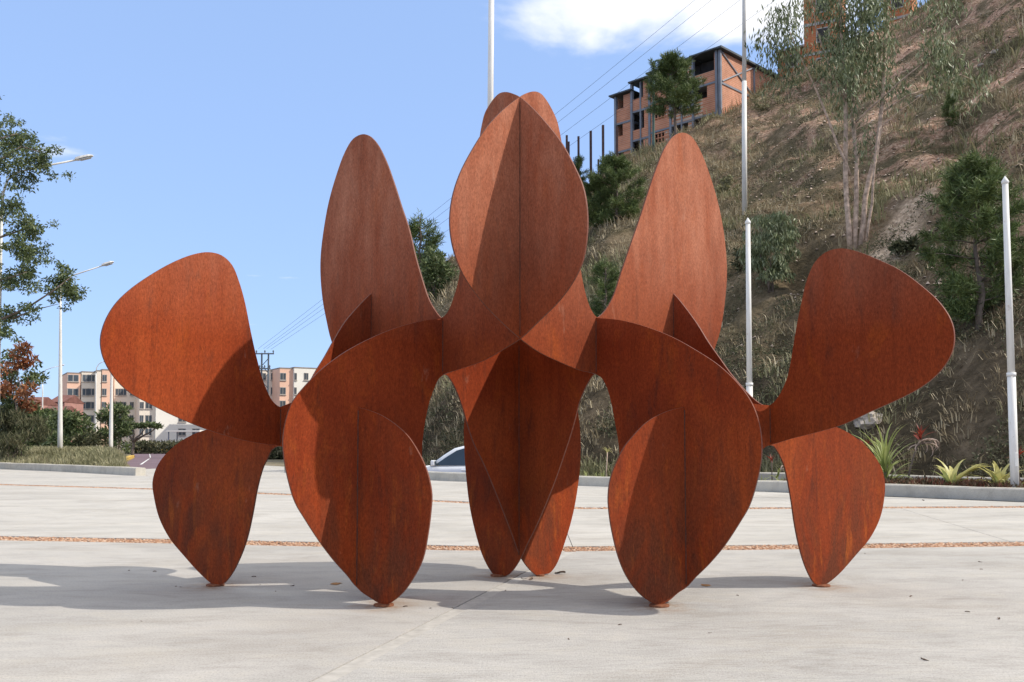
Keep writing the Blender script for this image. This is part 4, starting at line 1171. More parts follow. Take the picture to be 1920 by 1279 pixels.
street_lamp('white street lamp with a long curved arm beside the leafy tree', 38.0, (-8, 868), [(3, 400), (6, 362), (14, 338), (30, 324), (60, 316), (143, 300)], ((141, 300), (174, 292)), 0.11, 0.2)
street_lamp('white street lamp on the grassy verge behind the kerb', 47.0, (113, 852), [(113.5, 545), (116, 530), (126, 520), (150, 512), (193, 498)], ((191, 498.5), (213, 491)), 0.13, 0.45, rt=0.35)
street_lamp('white street lamp behind the round dark tree by the road', 56.0, (208, 838), [(210, 662), (212, 652), (220, 646), (246, 636)], ((245, 636), (262, 631)), 0.13, 0.3, rt=0.45)
street_lamp('distant curved street lamp before the apartment block', 108.0, (180, 828), [(180, 700), (181, 690), (185, 683), (191, 679), (196, 678)], ((195, 678), (206, 676)), 0.11, -0.1)
street_lamp('far street lamp with arm bent over the red roofs', 118.0, (80, 828), [(80, 712), (81, 700), (85, 694), (96, 690), (112, 686)], ((111, 686.4), (121, 684)), 0.11, -0.1)
l = at_depth(1225, 285, 79.0)
b0 = drop_hill(l.x, l.y); zb = (b0.z if b0 else l.z) - 0.3
street_lamp('green street lamp on the ridge beside the unfinished building', 79.0, (1225, 285), [(1226, 122), (1227, 116), (1231, 113), (1240, 112.5)], ((1239, 112.6), (1252, 112.4)), 0.12, zb, M_GREENPOST, rt=0.75)

# ------------------------------------------------------------------ rusty building columns on the ridge
M_COLUMN = simple_mat('rusty_column_steel', (0.075, 0.045, 0.045), 0.8, 0.4, 2.0)
for px, pyt, w, lab in ((1063, 254, 4, 'rusty steel column nearest the sculpture, tall'), (1066.5, 266, 4, 'rusty steel column stub right behind a taller one'), (1085, 256, 4, 'rusty steel column above the thin pine tip'), (1108, 246, 4.5, 'tall rusty steel column standing alone on the ridge'),
                        (1122, 299, 3, 'short thin rusty steel column on the ridge'), (1131, 235, 4.5, 'tallest rusty steel column on the ridge'), (1157, 237, 4, 'rusty steel column touching the unfinished brick building')):
    p = crest_pt(px); ht = px_height(p, pyt)
    hw = w / FPX * p.y / 2
    t = thing('steel_column', lab, 'column', (p.x, p.y, p.z - 0.5))
    bm = bmesh.new()   # an I section: web and flanges
    add_box(bm, (0, 0, (ht + .5) / 2), (hw * 0.5, hw * 1.6, ht + .5)); obj('web', bm, M_COLUMN, t)
    for s_ in (-1, 1):
        bm = bmesh.new(); add_box(bm, (0, s_ * hw * 0.95, (ht + .5) / 2), (hw * 2, hw * 0.25, ht + .5)); obj('flange', bm, M_COLUMN, t)

# ------------------------------------------------------------------ unfinished brick building
def brick_mat(name, a, b_, mortar, sc=1.0):
    m, nt, b = new_mat(name)
    t = nt.nodes.new('ShaderNodeTexCoord')
    br = node(nt, 'ShaderNodeTexBrick', {'Scale': 1.0, 'Mortar Size': 0.014, 'Brick Width': 0.32, 'Row Height': 0.17, 'Color1': (*a, 1), 'Color2': (*b_, 1), 'Mortar': (*mortar, 1)})
    sp = node(nt, 'ShaderNodeSeparateXYZ', {0: t.outputs['Object']})
    ad = node(nt, 'ShaderNodeMath', {0: sp.outputs['X'], 1: sp.outputs['Y']}, operation='ADD')
    cb = node(nt, 'ShaderNodeCombineXYZ', {0: ad.outputs[0], 1: sp.outputs['Z']})
    nt.links.new(cb.outputs[0], br.inputs['Vector'])
    n = noise(nt, t.outputs['Object'], 0.9, 6, 0.65)
    c = mixc(nt, 0.8, br.outputs['Color'], ramp(nt, n, [(0.3, 0.72), (0.7, 1.22)]), 'MULTIPLY')
    nt.links.new(c, b.inputs['Base Color']); b.inputs['Roughness'].default_value = 0.9
    bump(nt, b, br.outputs['Fac'], -0.5, 0.02)
    return m
M_BRICK = brick_mat('hollow_brick', (0.56, 0.235, 0.135), (0.47, 0.185, 0.10), (0.54, 0.42, 0.33))
M_BRICK2 = brick_mat('orange_brick', (0.50, 0.165, 0.06), (0.42, 0.125, 0.045), (0.42, 0.25, 0.16))
M_STEEL = simple_mat('grey_blue_steel', (0.20, 0.215, 0.25), 0.6, 0.2, 1.0)
M_ROOFSHEET = simple_mat('dark_roof_sheet', (0.07, 0.085, 0.10), 0.6, 0.25, 0.7)
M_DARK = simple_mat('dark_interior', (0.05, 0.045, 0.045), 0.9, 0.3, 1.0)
M_RENDER = simple_mat('grey_render', (0.36, 0.34, 0.32), 0.9, 0.15, 1.0)
corner = v2(at_depth(1350, 150, 80.0)); lend = v2(at_depth(1157, 230, 88.0)); rend = v2(at_depth(1462, 150, 87.0))
dl = (lend - corner); LL = float(np.linalg.norm(dl)); dl = dl / LL
dr = (rend - corner); LR = float(np.linalg.norm(dr)); dr = dr / LR
bld = thing('unfinished_building', 'unfinished brick building with blue grey steel frame stepping down the ridge', 'building', (corner[0], corner[1], 0))
def depth_t(px):   # distance along the left facade of a pixel column
    q = col_on_line(corner, dl, px); return float(np.dot(q - corner, dl))
def zpix(px, py):
    q = col_on_line(corner, dl, px); return CAM_H + ray(px, py).z / ray(px, py).y * q[1]
nl = np.array((dl[1], -dl[0]));  nl = nl if np.dot(nl, -corner) > 0 else -nl      # outward normals, towards the viewer
nr = np.array((dr[1], -dr[0]));  nr = nr if np.dot(nr, -corner) > 0 else -nr
def facade_box(name, d, n, t0, t1, z0, z1, o0, o1, mat, parent, bevel=0.0):
    """box on a facade: t along it, o outward from it"""
    c = d * (t0 + t1) / 2 + n * (o0 + o1) / 2
    bm = bmesh.new()
    add_box(bm, (c[0], c[1], (z0 + z1) / 2), (abs(t1 - t0), abs(o1 - o0), abs(z1 - z0)), math.atan2(d[1], d[0]))
    return obj(name, bm, mat, parent)
# bays of the left facade: (px right, px left, roof row at right, roof row at left, storey rows at the right edge, panels)
bays = [(1350, 1305, 96, 108), (1305, 1262, 112, 124), (1262, 1222, 128, 140), (1222, 1188, 146, 158), (1188, 1157, 166, 186)]
base_z = 18.0
for k, (pr, plx, yr, yl) in enumerate(bays):
    t0, t1 = depth_t(pr), depth_t(plx)
    zt = (zpix(pr, yr) + zpix(plx, yl)) / 2
    sh = 2.75
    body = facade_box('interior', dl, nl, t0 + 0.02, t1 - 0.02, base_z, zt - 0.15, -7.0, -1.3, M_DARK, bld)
    rf = facade_box('roof', dl, nl, t0 - 0.15, t1 + (0.5 if k == 4 else 0.12), zt - 0.02, zt + 0.11, -7.2, 0.42, M_ROOFSHEET, bld)
    for tt in (t0, t1):
        facade_box('column', dl, nl, tt - 0.10 - 0.004 * k, tt + 0.10 + 0.004 * k, base_z, zt - 0.03 - 0.01 * k, -0.22, 0.06 + 0.003 * k, M_STEEL, bld)
    tm = (t0 + t1) / 2
    if k in (1, 3): facade_box('column', dl, nl, tm - 0.07, tm + 0.07, base_z, zt - 0.05, -0.2, 0.05, M_STEEL, bld)
    for s_ in range(4):
        z1 = zt - 0.03 - s_ * sh; z0 = z1 - sh
        facade_box('floor_beam', dl, nl, t0 + 0.11, t1 - 0.11, z0 - 0.09, z0 + 0.09, -1.25, 0.03, M_STEEL, bld)
        ph = {0: (1.0, 1.5), 1: (0.95, 1.1), 2: (0.9, 1.0), 3: (1.1, 0.9), 4: (1.35, 1.45)}[k][s_ % 2]
        # parapet wall with an opening above it and a brick pier beside the opening
        facade_box('brick_panel', dl, nl, t0 + 0.12, t1 - 0.12, z0 + 0.10, z0 + 0.10 + ph, -0.20, -0.02, M_BRICK, bld)
        frac = ((0.04, 0.18, 0.22, 0.30, 0.45), (0.35, 0.12, 0.18, 0.25, 0.5))[s_ % 2][k]
        if not (k in (1,) and s_ == 1):
            facade_box('brick_panel', dl, nl, t0 + 0.12, t0 + 0.12 + (t1 - t0) * frac, z0 + 0.105 + ph, z1 - 0.10, -0.19, -0.025, M_BRICK, bld)
        else:
            facade_box('rendered_panel', dl, nl, t0 + 0.2, t1 - 0.2, z0 + 0.2, z1 - 0.2, -1.22, -1.1, M_RENDER, bld)
        if k == 2 and s_ in (1, 2):   # lattice of hollow blocks
            lw = t1 - t0 - 0.5
            for a_ in range(6):
                facade_box('lattice_bar', dl, nl, t0 + 0.3 + lw * a_ / 5 - 0.05, t0 + 0.3 + lw * a_ / 5 + 0.05, z0 + 0.11 + ph, z1 - 0.11, -0.14, 0.0, M_BRICK, bld)
            for a_ in range(4):
                zz = z0 + 0.2 + ph + (sh - ph - 0.4) * a_ / 3
                facade_box('lattice_bar', dl, nl, t0 + 0.2, t1 - 0.2, zz - 0.05, zz + 0.05, -0.13, 0.01, M_BRICK, bld)
t1 = depth_t(1157)
facade_box('brick_wall', dl, nl, t1 - 0.14, t1 - 0.02, base_z, zt - 0.2, -7.0, -0.25, M_BRICK, bld)
# right, sunlit end wall with crossed steel bracing
zt = zpix(1350, 94)
facade_box('brick_wall', dr, nr, 0.13, LR, base_z, zt - 0.1, -0.3, -0.03, M_BRICK, bld)
for tt in (0.13, LR * 0.55, LR - 0.1):
    facade_box('column', dr, nr, tt - 0.11, tt + 0.11, base_z, zt - 0.06, -0.2, 0.05, M_STEEL, bld)
facade_box('floor_beam', dr, nr, 0.24, LR - 0.2, zt - 3.05, zt - 2.87, -0.1, 0.04, M_STEEL, bld)
facade_box('roof', dr, nr, -0.3, LR + 0.4, zt - 0.03, zt + 0.14, -3.0, 0.35, M_ROOFSHEET, bld)
for sgn in (1, -1):
    bm = bmesh.new()
    a = dr * 0.3 + nr * (0.03 + 0.012 * sgn); c = dr * (LR * 0.53) + nr * (0.03 + 0.012 * sgn)
    za, zb_ = (zt - 2.8, zt - 0.2) if sgn > 0 else (zt - 0.2, zt - 2.8)
    add_tube(bm, [(a[0], a[1], za), (c[0], c[1], zb_)], 0.075, 4, smooth=False); obj('cross_brace', bm, M_STEEL, bld)

def brick_block(label, px0, px1, pyt, d, storeys, sh, mat, depth=2.6, name='brick_building'):
    a, b = v2(at_depth(px0, 100, d)), v2(at_depth(px1, 100, d - 1.5))
    dd = b - a; L = float(np.linalg.norm(dd)); dd = dd / L
    n = np.array((dd[1], -dd[0])); n = n if np.dot(n, -a) > 0 else -n
    zt = CAM_H + ray(px0, pyt).z / ray(px0, pyt).y * d
    t = thing(name, label, 'building', (a[0], a[1], 0))
    facade_box('wall', dd, n, 0, L, zt - storeys * sh - 6, zt, -depth, 0, mat, t)
    facade_box('roof', dd, n, -0.2, L + 0.2, zt + 0.003, zt + 0.2, -depth - .2, 0.25, M_RENDER, t)
    nw = max(1, int(L / 2.6))
    for s_ in range(storeys):
        z1 = zt - s_ * sh
        facade_box('concrete_band', dd, n, -0.04, L + 0.04, z1 - sh - 0.13, z1 - sh + 0.13, -0.3, 0.05, M_RENDER, t)
        for w in range(nw):
            c = L * (w + 0.5) / nw
            fr = facade_box('window', dd, n, c - 0.6, c + 0.6, z1 - sh + 0.95, z1 - 0.45, -0.1, 0.03, M_RENDER, t)
            facade_box('pane', dd, n, c - 0.5, c + 0.5, z1 - sh + 1.05, z1 - 0.55, -0.05, 0.036, M_DARK, fr)
    return t
brick_block('orange brick house with pale concrete bands behind the eucalyptus crown', 1508, 1580, -60, 84.0, 4, 2.75, M_BRICK2)
brick_block('low orange brick annex between two brick buildings', 1458, 1511, 100, 90.0, 1, 2.7, M_BRICK2, 2.0)
brick_block('orange brick house at the top of the bare slope', 1658, 1712, -60, 90.0, 2, 2.7, M_BRICK2)

# ------------------------------------------------------------------ power line
M_WIRE = simple_mat('wire', (0.08, 0.085, 0.10), 0.6, 0.1, 1.0)
M_PYLON = simple_mat('galvanised_steel', (0.17, 0.19, 0.21), 0.6, 0.2, 1.0)
pb = at_depth(495, 828, 100.0); pb.z = -0.2
t = thing('utility_pole', 'lattice utility pole with wide cross arm above the pale apartments', 'utility pole', pb)
for s_ in (-1, 1):
    bm = bmesh.new(); add_box(bm, (s_ * 0.36, 0, 5.4), (0.15, 0.15, 11.2)); obj('mast', bm, M_PYLON, t)
for k in range(12):
    bm = bmesh.new(); z = 0.6 + k * 0.82; s_ = 1 if k % 2 else -1
    add_tube(bm, [(-0.36 * s_, 0.09, z), (0.36 * s_, 0.09, z + 0.82)], 0.045, 4); obj('brace', bm, M_PYLON, t)
for z, hw in ((10.9, 0.98), (9.3, 0.62)):
    bm = bmesh.new(); add_box(bm, (0, -0.12, z), (hw * 2, 0.12, 0.14)); ca_ = obj('cross_arm', bm, M_PYLON, t)
    for x in (-hw + .08, 0, hw - .08):
        bm = bmesh.new(); add_tube(bm, [(x, -0.12, z + .07), (x, -0.12, z + 0.18), (x, -0.12, z + 0.22), (x, -0.12, z + .38)], [.05, .05, .10, .06], 8); obj('insulator', bm, M_PYLON, ca_)
for i, (a, b_, lab) in enumerate([((484, 654), (1294, 0), 'upper power line wire of the left pair'), ((494, 654), (1325, 0), 'lower power line wire of the left pair'), ((500, 654), (1378, 0), 'power line wire passing over the crooked pine'), ((508, 655), (1444, 0), 'power line wire passing over the building corner roof')]):
    p0 = at_depth(a[0], a[1], 100.0)
    e = (a[0] + (b_[0] - a[0]) * 1.35, a[1] + (b_[1] - a[1]) * 1.35)
    p1 = at_depth(e[0], e[1], 66.0)
    bm = bmesh.new()
    n = 24
    add_tube(bm, [p0.lerp(p1, k / n) - Vector((0, 0, 0.5 * 4 * (k / n) * (1 - k / n))) for k in range(n + 1)], 0.013, 5)
    tag(obj('power_line', bm, M_WIRE), lab, 'wire', 'power lines over the ridge')

# ------------------------------------------------------------------ left side: verge, trees, apartments
def verge_h(x, y):
    # bank rising behind the left kerb
    kx = np.interp(x, [p[0] for p in kline], [p[1] for p in kline])
    return kx
M_VERGE = simple_mat('verge_soil', (0.15, 0.125, 0.07), 0.95, 0.35, 1.2)
bm = bmesh.new()
rows = []
kl_back = offset_line(kerb_l, 0.36)
vl = [np.array((-46.0, 64.0))] + list(kl_back[:-1]) + [kl_back[-2] + (kl_back[-1] - kl_back[-2]) * 0.72]
N1 = 40
for i in range(N1 + 1):
    u = i / N1 * (len(vl) - 1); k = min(int(u), len(vl) - 2); p = vl[k] + (vl[k + 1] - vl[k]) * (u - k)
    rr = []
    edge = 1 - (i / N1) ** 3
    for j in range(15):
        v = j / 14
        d = 22.0 * v * (0.35 + 0.65 * edge)
        q = p + np.array((-0.35, 0.94)) * d
        z = 0.14 + (0.55 * math.sin(min(1, v * 2.2) * math.pi / 2) * min(1, edge * 2.5) if v < 0.85 else (1 - v) / 0.15 * 0.5 * edge - 0.3 * (v - .85) / .15) + 0.05 * fbm(q[0], q[1])
        rr.append(bm.verts.new((q[0], q[1], z)))
    rows.append(rr)
for a, b in zip(rows, rows[1:]):
    for j in range(14):
        f = bm.faces.new((a[j], b[j], b[j + 1], a[j + 1])); f.smooth = True
bmesh.ops.recalc_face_normals(bm, faces=bm.faces)
VB = BVHTree.FromBMesh(bm)
tag(obj('verge', bm, M_VERGE), kind='structure')
def verge_z(x, y):
    h = VB.ray_cast(Vector((x, y, 30)), Vector((0, 0, -1)))
    return h[0].z if h[0] else -0.12
rg5 = np.random.default_rng(77)
vp = []
while len(vp) < 5200:
    i = rg5.uniform(0, len(vl) - 1.001); k = int(i); p = vl[k] + (vl[k + 1] - vl[k]) * (i - k)
    q = p + np.array((-0.35, 0.94)) * rg5.uniform(0.1, 16)
    h = VB.ray_cast(Vector((q[0], q[1], 30)), Vector((0, 0, -1)))
    if h[0] and 960 + FPX * q[0] / q[1] < 232: vp.append((q[0], q[1], h[0].z - 0.03))
vp = np.array(vp)
tag(obj('verge_grass', tufts(vp, rg5.uniform(0.12, 0.32, len(vp)), 10, 8, 0.8, 0.03, 0.9), M_GREENB), 'green and straw grass on the verge behind the left kerb', 'grass', kind='stuff')

def left_tree():
    D = 37.0
    base = at_depth(-150, 850, D); base.z = 0.3
    t = thing('leafy_tree', 'leafy tree with loose sprays of small leaves reaching over the left lamp', 'tree', base)
    rnd = random.Random(9); rg = np.random.default_rng(9)
    def W(px, py, dy=0.0): return at_depth(px, py, D + dy) - base
    bm = bmesh.new()
    branches = [([(-150, 870), (-140, 700), (-125, 520), (-110, 380), (-95, 240), (-90, 150)], 0.26), ([(-130, 600), (-70, 620), (0, 600), (50, 578), (100, 545), (132, 520)], 0.075), ([(20, 598), (70, 580), (110, 570)], 0.035),
                ([(-118, 430), (-60, 360), (0, 300), (40, 275), (75, 285)], 0.08), ([(-110, 380), (-50, 300), (0, 260), (35, 250)], 0.06), ([(-125, 520), (-60, 480), (0, 445), (45, 430), (70, 440)], 0.075), ([(-125, 540), (-50, 540), (20, 520), (50, 510)], 0.06)]
    for pts, r in branches:
        q = [W(px, py, rnd.uniform(-.4, .4)) for px, py in pts]
        add_tube(bm, q, [r * (1 - .75 * k / (len(q) - 1)) for k in range(len(q))], 7)
    obj('trunk', bm, M_BARK, t)
    parts = []
    for (px, py, rx, rz, n) in [(30, 262, 40, 26, 13), (80, 300, 26, 24, 13), (50, 330, 40, 22, 11), (15, 300, 30, 34, 10), (25, 390, 34, 22, 10), (60, 430, 30, 28, 13), (25, 470, 36, 28, 12), (62, 480, 22, 20, 7), (20, 520, 30, 22, 10), (55, 520, 18, 20, 6),
                                (120, 520, 22, 24, 9), (135, 555, 22, 26, 9), (100, 545, 24, 16, 6), (20, 590, 30, 18, 8), (5, 620, 18, 14, 6), (-40, 250, 60, 60, 26), (-60, 380, 60, 60, 26), (-50, 500, 60, 50, 22), (-120, 250, 60, 80, 30), (-160, 400, 60, 80, 30), (50, 574, 20, 8, 3)]:
        c = np.array(W(px, py, rnd.uniform(-.8, .8)))
        for _ in range(int(n * 1.9)):
            o = c + rg.normal(size=3) * np.array((rx, rx, rz)) / FPX * D * 0.55
            q, dd = blob_points(o, (0.27, 0.27, 0.17), 48, rg, 0.1)
            parts.append(leaves(q, np.full(48, 0.145), rnd.randint(0, 99999), 0.42, 'random', 0.35, out=dd * 0.4))
    obj('crown', leaf_mesh('crown', parts), M_BROAD, t)
left_tree()
def gshrub(name, label, cat, px, pyb, d, rpx, hpx, n, lf, mat, seed, mode='random', ratio=0.35, group=None, z=None):
    p = at_depth(px, pyb, d); p.z = verge_z(p.x, p.y) if z is None else z
    mpp = d / FPX
    return shrub(name, label, cat, p, (rpx * mpp, rpx * mpp, hpx * mpp / 2), n, lf, mat, seed, mode, ratio, group)
gshrub('flowering_shrub', 'tall shrub with rust coloured seed pods at the plaza edge', 'shrub', 20, 860, 43.0, 50, 215, 3600, 0.22, M_BROAD, 91)
gshrub('flowering_shrub', 'rust red pods on a shrub standing before the leafy tree', 'shrub', 30, 800, 42.0, 44, 150, 1100, 0.26, M_RUSTLEAF, 92, z=2.1)
gshrub('grey_shrub', 'greyish brittle shrub right behind the left kerb', 'shrub', 22, 866, 41.5, 66, 92, 4200, 0.30, M_SCRUB, 93, 'up', 0.12)
gshrub('dark_tree', 'dark bushy tree between the rust shrub and the white lamp', 'tree', 66, 852, 60.0, 46, 112, 2600, 0.34, M_BROAD, 94, z=0)
gshrub('dark_tree', 'dark low tree right beside the white lamp on the verge', 'tree', 134, 850, 58.0, 46, 92, 2600, 0.34, M_BROAD, 95, z=0)
gshrub('dark_tree', 'round dark tree in front of the apartment block', 'tree', 218, 838, 74.0, 32, 108, 2600, 0.36, M_BROAD, 96, z=0)
gshrub('dark_bush', 'brownish bush with dead flowers by the road', 'bush', 172, 852, 56.0, 34, 56, 1500, 0.28, M_SCRUB, 97, z=0)
gshrub('dark_tree', 'pointed dark tree behind the red roofs', 'tree', 76, 800, 85.0, 14, 66, 900, 0.4, M_BROAD, 98, z=1.5)
gshrub('dark_tree', 'dark tree touching the apartment block corner', 'tree', 128, 800, 88.0, 20, 66, 900, 0.4, M_BROAD, 99, z=1.2)
gshrub('far_pine', 'dark feathery treetop above the pale apartment roof', 'tree', 602, 800, 80.0, 16, 150, 1500, 0.4, M_PINE, 100, 'up', 0.12, z=0)
# flat-topped tree by the road
p = at_depth(250, 826, 84.0); p.z = -0.1
t = thing('umbrella_tree', 'small flat topped tree with forked trunk by the road', 'tree', p)
rnd = random.Random(4); rgg = np.random.default_rng(4)
bm = bmesh.new(); mpp = 84 / FPX
limb(bm, (0, 0, -.1), (0, 0, 28 * mpp), 0.16, 0.12, rnd, 4, 0.06, 7)
for e in ((-12, 54), (2, 56), (26, 56), (40, 54)): limb(bm, (0, 0, 27 * mpp), (e[0] * mpp, rnd.uniform(-.5, .5), e[1] * mpp), 0.12, 0.03, rnd, 4, 0.1, 6)
obj('trunk', bm, M_BARK, t)
parts = []
for x, z, rx in ((-10, 55, 14), (6, 58, 16), (28, 60, 14), (42, 57, 12), (18, 58, 16)):
    q, dd = blob_points((x * mpp, 0, z * mpp), (rx * mpp, rx * mpp, 4.5 * mpp), 420, rgg, 0.1); parts.append(leaves(q, np.full(420, 0.3), x + 50, 0.45, 'flat'))
obj('crown', leaf_mesh('crown', parts), M_BROAD, t)
def hedge_box(px0, px1, d, h, label, seed):
    a = at_depth(px0, 832, d); b = at_depth(px1, 832, d)
    q = np.stack([rg5.uniform(a.x, b.x, 2600), rg5.uniform(d, d + 3, 2600), rg5.uniform(-0.1, h, 2600)], 1)
    tag(obj('hedge', leaf_mesh('hedge', [leaves(q, np.full(len(q), 0.4), seed, 0.4)]), M_SCRUB), label, 'hedge')
hedge_box(232, 345, 105.0, 1.3, 'low dark hedge before the apartment block', 3)
hedge_box(485, 600, 70.0, 0.7, 'low green hedge behind the left steel neck', 4)
# red-roofed houses
M_REDROOF = simple_mat('red_roof_tile', (0.17, 0.075, 0.06), 0.85, 0.3, 1.5)
M_PINKWALL = simple_mat('pink_wall', (0.36, 0.19, 0.16), 0.9, 0.15, 0.6)
for px0, px1, yt, yb, d, lab in ((34, 70, 748, 758, 128.0, 'small house with red tiled roof behind the pointed dark tree'), (92, 122, 744, 754, 136.0, 'red roofed house beside the apartment block'), (66, 112, 766, 778, 110.0, 'pink walled house half hidden by dark trees')):
    a, b = at_depth(px0, yb, d), at_depth(px1, yb, d)
    zr = CAM_H + ray(px0, yt).z / ray(px0, yt).y * d
    t = thing('house', lab, 'house', ((a.x + b.x) / 2, d, 0))
    w = b.x - a.x
    bm = bmesh.new(); add_box(bm, (0, 3, a.z / 2 - 0.3), (w * 0.94, 6, a.z + 0.6)); obj('wall', bm, M_PINKWALL, t)
    bm = bmesh.new()
    vv = [bm.verts.new(q) for q in ((-w / 2, -0.4, a.z), (w / 2, -0.4, a.z), (w / 2, 6.4, a.z), (-w / 2, 6.4, a.z), (-w / 2, 3, zr + .4), (w / 2, 3, zr + .4))]
    for f in ((0, 1, 5, 4), (2, 3, 4, 5), (0, 4, 3), (1, 2, 5), (3, 2, 1, 0)): bm.faces.new([vv[k] for k in f])
    obj('roof', bm, M_REDROOF, t)
    for x in (-w * .25, w * .22):
        bm = bmesh.new(); add_box(bm, (x, -0.02, a.z - 1.3), (1.0, 0.1, 1.1)); obj('window', bm, M_DARK, t)
# apartment blocks
M_PEACH = simple_mat('peach_stucco', (0.78, 0.50, 0.37), 0.9, 0.08, 0.3)
M_CREAMW = simple_mat('cream_stucco', (0.78, 0.69, 0.58), 0.9, 0.07, 0.3)
M_WHITEW = simple_mat('white_stucco', (0.80, 0.76, 0.68), 0.9, 0.06, 0.3)
M_PANE = simple_mat('window_pane', (0.07, 0.085, 0.10), 0.25, 0.2, 1.0, spec=0.5)
M_FRAME = simple_mat('window_frame', (0.42, 0.38, 0.34), 0.7, 0.1, 1.0)
M_ROOFDIRT = simple_mat('stained_parapet', (0.30, 0.26, 0.22), 0.9, 0.3, 0.4)
def apartment(label, D, secs, rows_py, ytop, win_w=1.5, win_h=1.3, turn=math.radians(32)):
    """secs: (px0, px1, setback m, material, [window pixel columns]); the bays are set saw-tooth fashion"""
    t = thing('apartment_block', label, 'building', (at_depth(secs[0][0], 832, D).x, D, 0))
    o = np.array((t.location.x, t.location.y))
    d = np.array((math.cos(turn), math.sin(turn))); n = np.array((d[1], -d[0]))
    for k, (p0, p1, sb, mat, wins, yt) in enumerate(secs):
        a = v2(at_depth(p0, 832, D + sb)); b = col_on_line(a, d, p1)
        L = float(np.dot(b - a, d))
        zt = CAM_H + ray(p0, yt).z / ray(p0, yt).y * (D + sb)
        base = a - o
        def fb(name, t0, t1, z0, z1, o0, o1, m, par):
            c = base + d * (t0 + t1) / 2 + n * (o0 + o1) / 2
            bm = bmesh.new(); add_box(bm, (c[0], c[1], (z0 + z1) / 2), (t1 - t0, abs(o1 - o0), z1 - z0), turn)
            return obj(name, bm, m, par)
        wl = fb('wall', 0, L, -0.3, zt, -9, 0, mat, t)
        fb('parapet', -0.03, L + 0.03, zt + 0.003, zt + 0.2, -9.05, 0.05, M_ROOFDIRT, wl)
        for py in rows_py:
            for wpx, ww in wins:
                q = col_on_line(a, d, wpx); c = float(np.dot(q - a, d))
                z = CAM_H + ray(wpx, py).z / ray(wpx, py).y * q[1]
                if z > zt - 0.8: continue
                ww2 = min(ww * 1.15, 2 * c - 0.1, 2 * (L - c) - 0.1)
                w = fb('window', c - ww2 / 2, c + ww2 / 2, z - win_h / 2, z + win_h / 2, -0.1, 0.06, M_FRAME, t)
                for s_ in (-1, 1):
                    fb('pane', c + s_ * ww2 * 0.24 - ww2 * 0.2, c + s_ * ww2 * 0.24 + ww2 * 0.2, z - win_h / 2 + 0.1, z + win_h / 2 - 0.1, 0.0, 0.075, M_PANE, w)
                fb('sill', c - ww2 / 2 - 0.08, c + ww2 / 2 + 0.08, z - win_h / 2 - 0.12, z - win_h / 2 - 0.02, -0.05, 0.16, M_FRAME, w)
    return t
ROWS = (709, 735, 760, 785, 810)
apartment('peach and cream apartment block with barred windows beyond the road', 168.0,
          [(123, 150, 0, M_PEACH, [(136, 1.7)], 700), (150, 178.6, 1.2, M_CREAMW, [(160, 1.0), (170.5, 1.3)], 698), (178.6, 188.5, 0.2, M_CREAMW, [], 696), (188.5, 212, 0.6, M_PEACH, [(195, 1.4)], 694),
           (212, 260, 3.0, M_CREAMW, [(221, .8), (231, .9), (247, .6)], 704), (260, 291, 1.5, M_CREAMW, [(266, 0.6), (279, 1.0)], 707), (291, 420, 2.3, M_WHITEW, [(342, 1.2), (368, 1.2)], 712)], ROWS, 700)
apartment('cream and peach apartment block behind the lattice utility pole', 162.0,
          [(450, 523, 0.6, M_CREAMW, [(513, 1.0), (492, 1.0), (470, 1.0)], 694), (523, 550, 0, M_PEACH, [(530, 1.5)], 691), (550, 640, 0.8, M_WHITEW, [(553.6, 0.8), (573.5, 0.7), (600, 1.0), (620, 1.0)], 690)], (706, 733, 758, 784, 809), 692)
# flat canopy by the road
p = at_depth(352, 818, 120.0)
t = thing('carport', 'flat white canopy on thin posts by the apartment block', 'canopy', (p.x, p.y, -0.1))
bm = bmesh.new(); add_box(bm, (0, 0, p.z + 0.75), (4.2, 3.5, 0.22)); obj('canopy_roof', bm, M_WHITEW, t)
for x in (-1.9, 1.9):
    for y in (-1.5, 1.5):
        bm = bmesh.new(); add_box(bm, (x, y, (p.z + .65) / 2), (0.12, 0.12, p.z + .65)); obj('post', bm, M_STEEL, t)

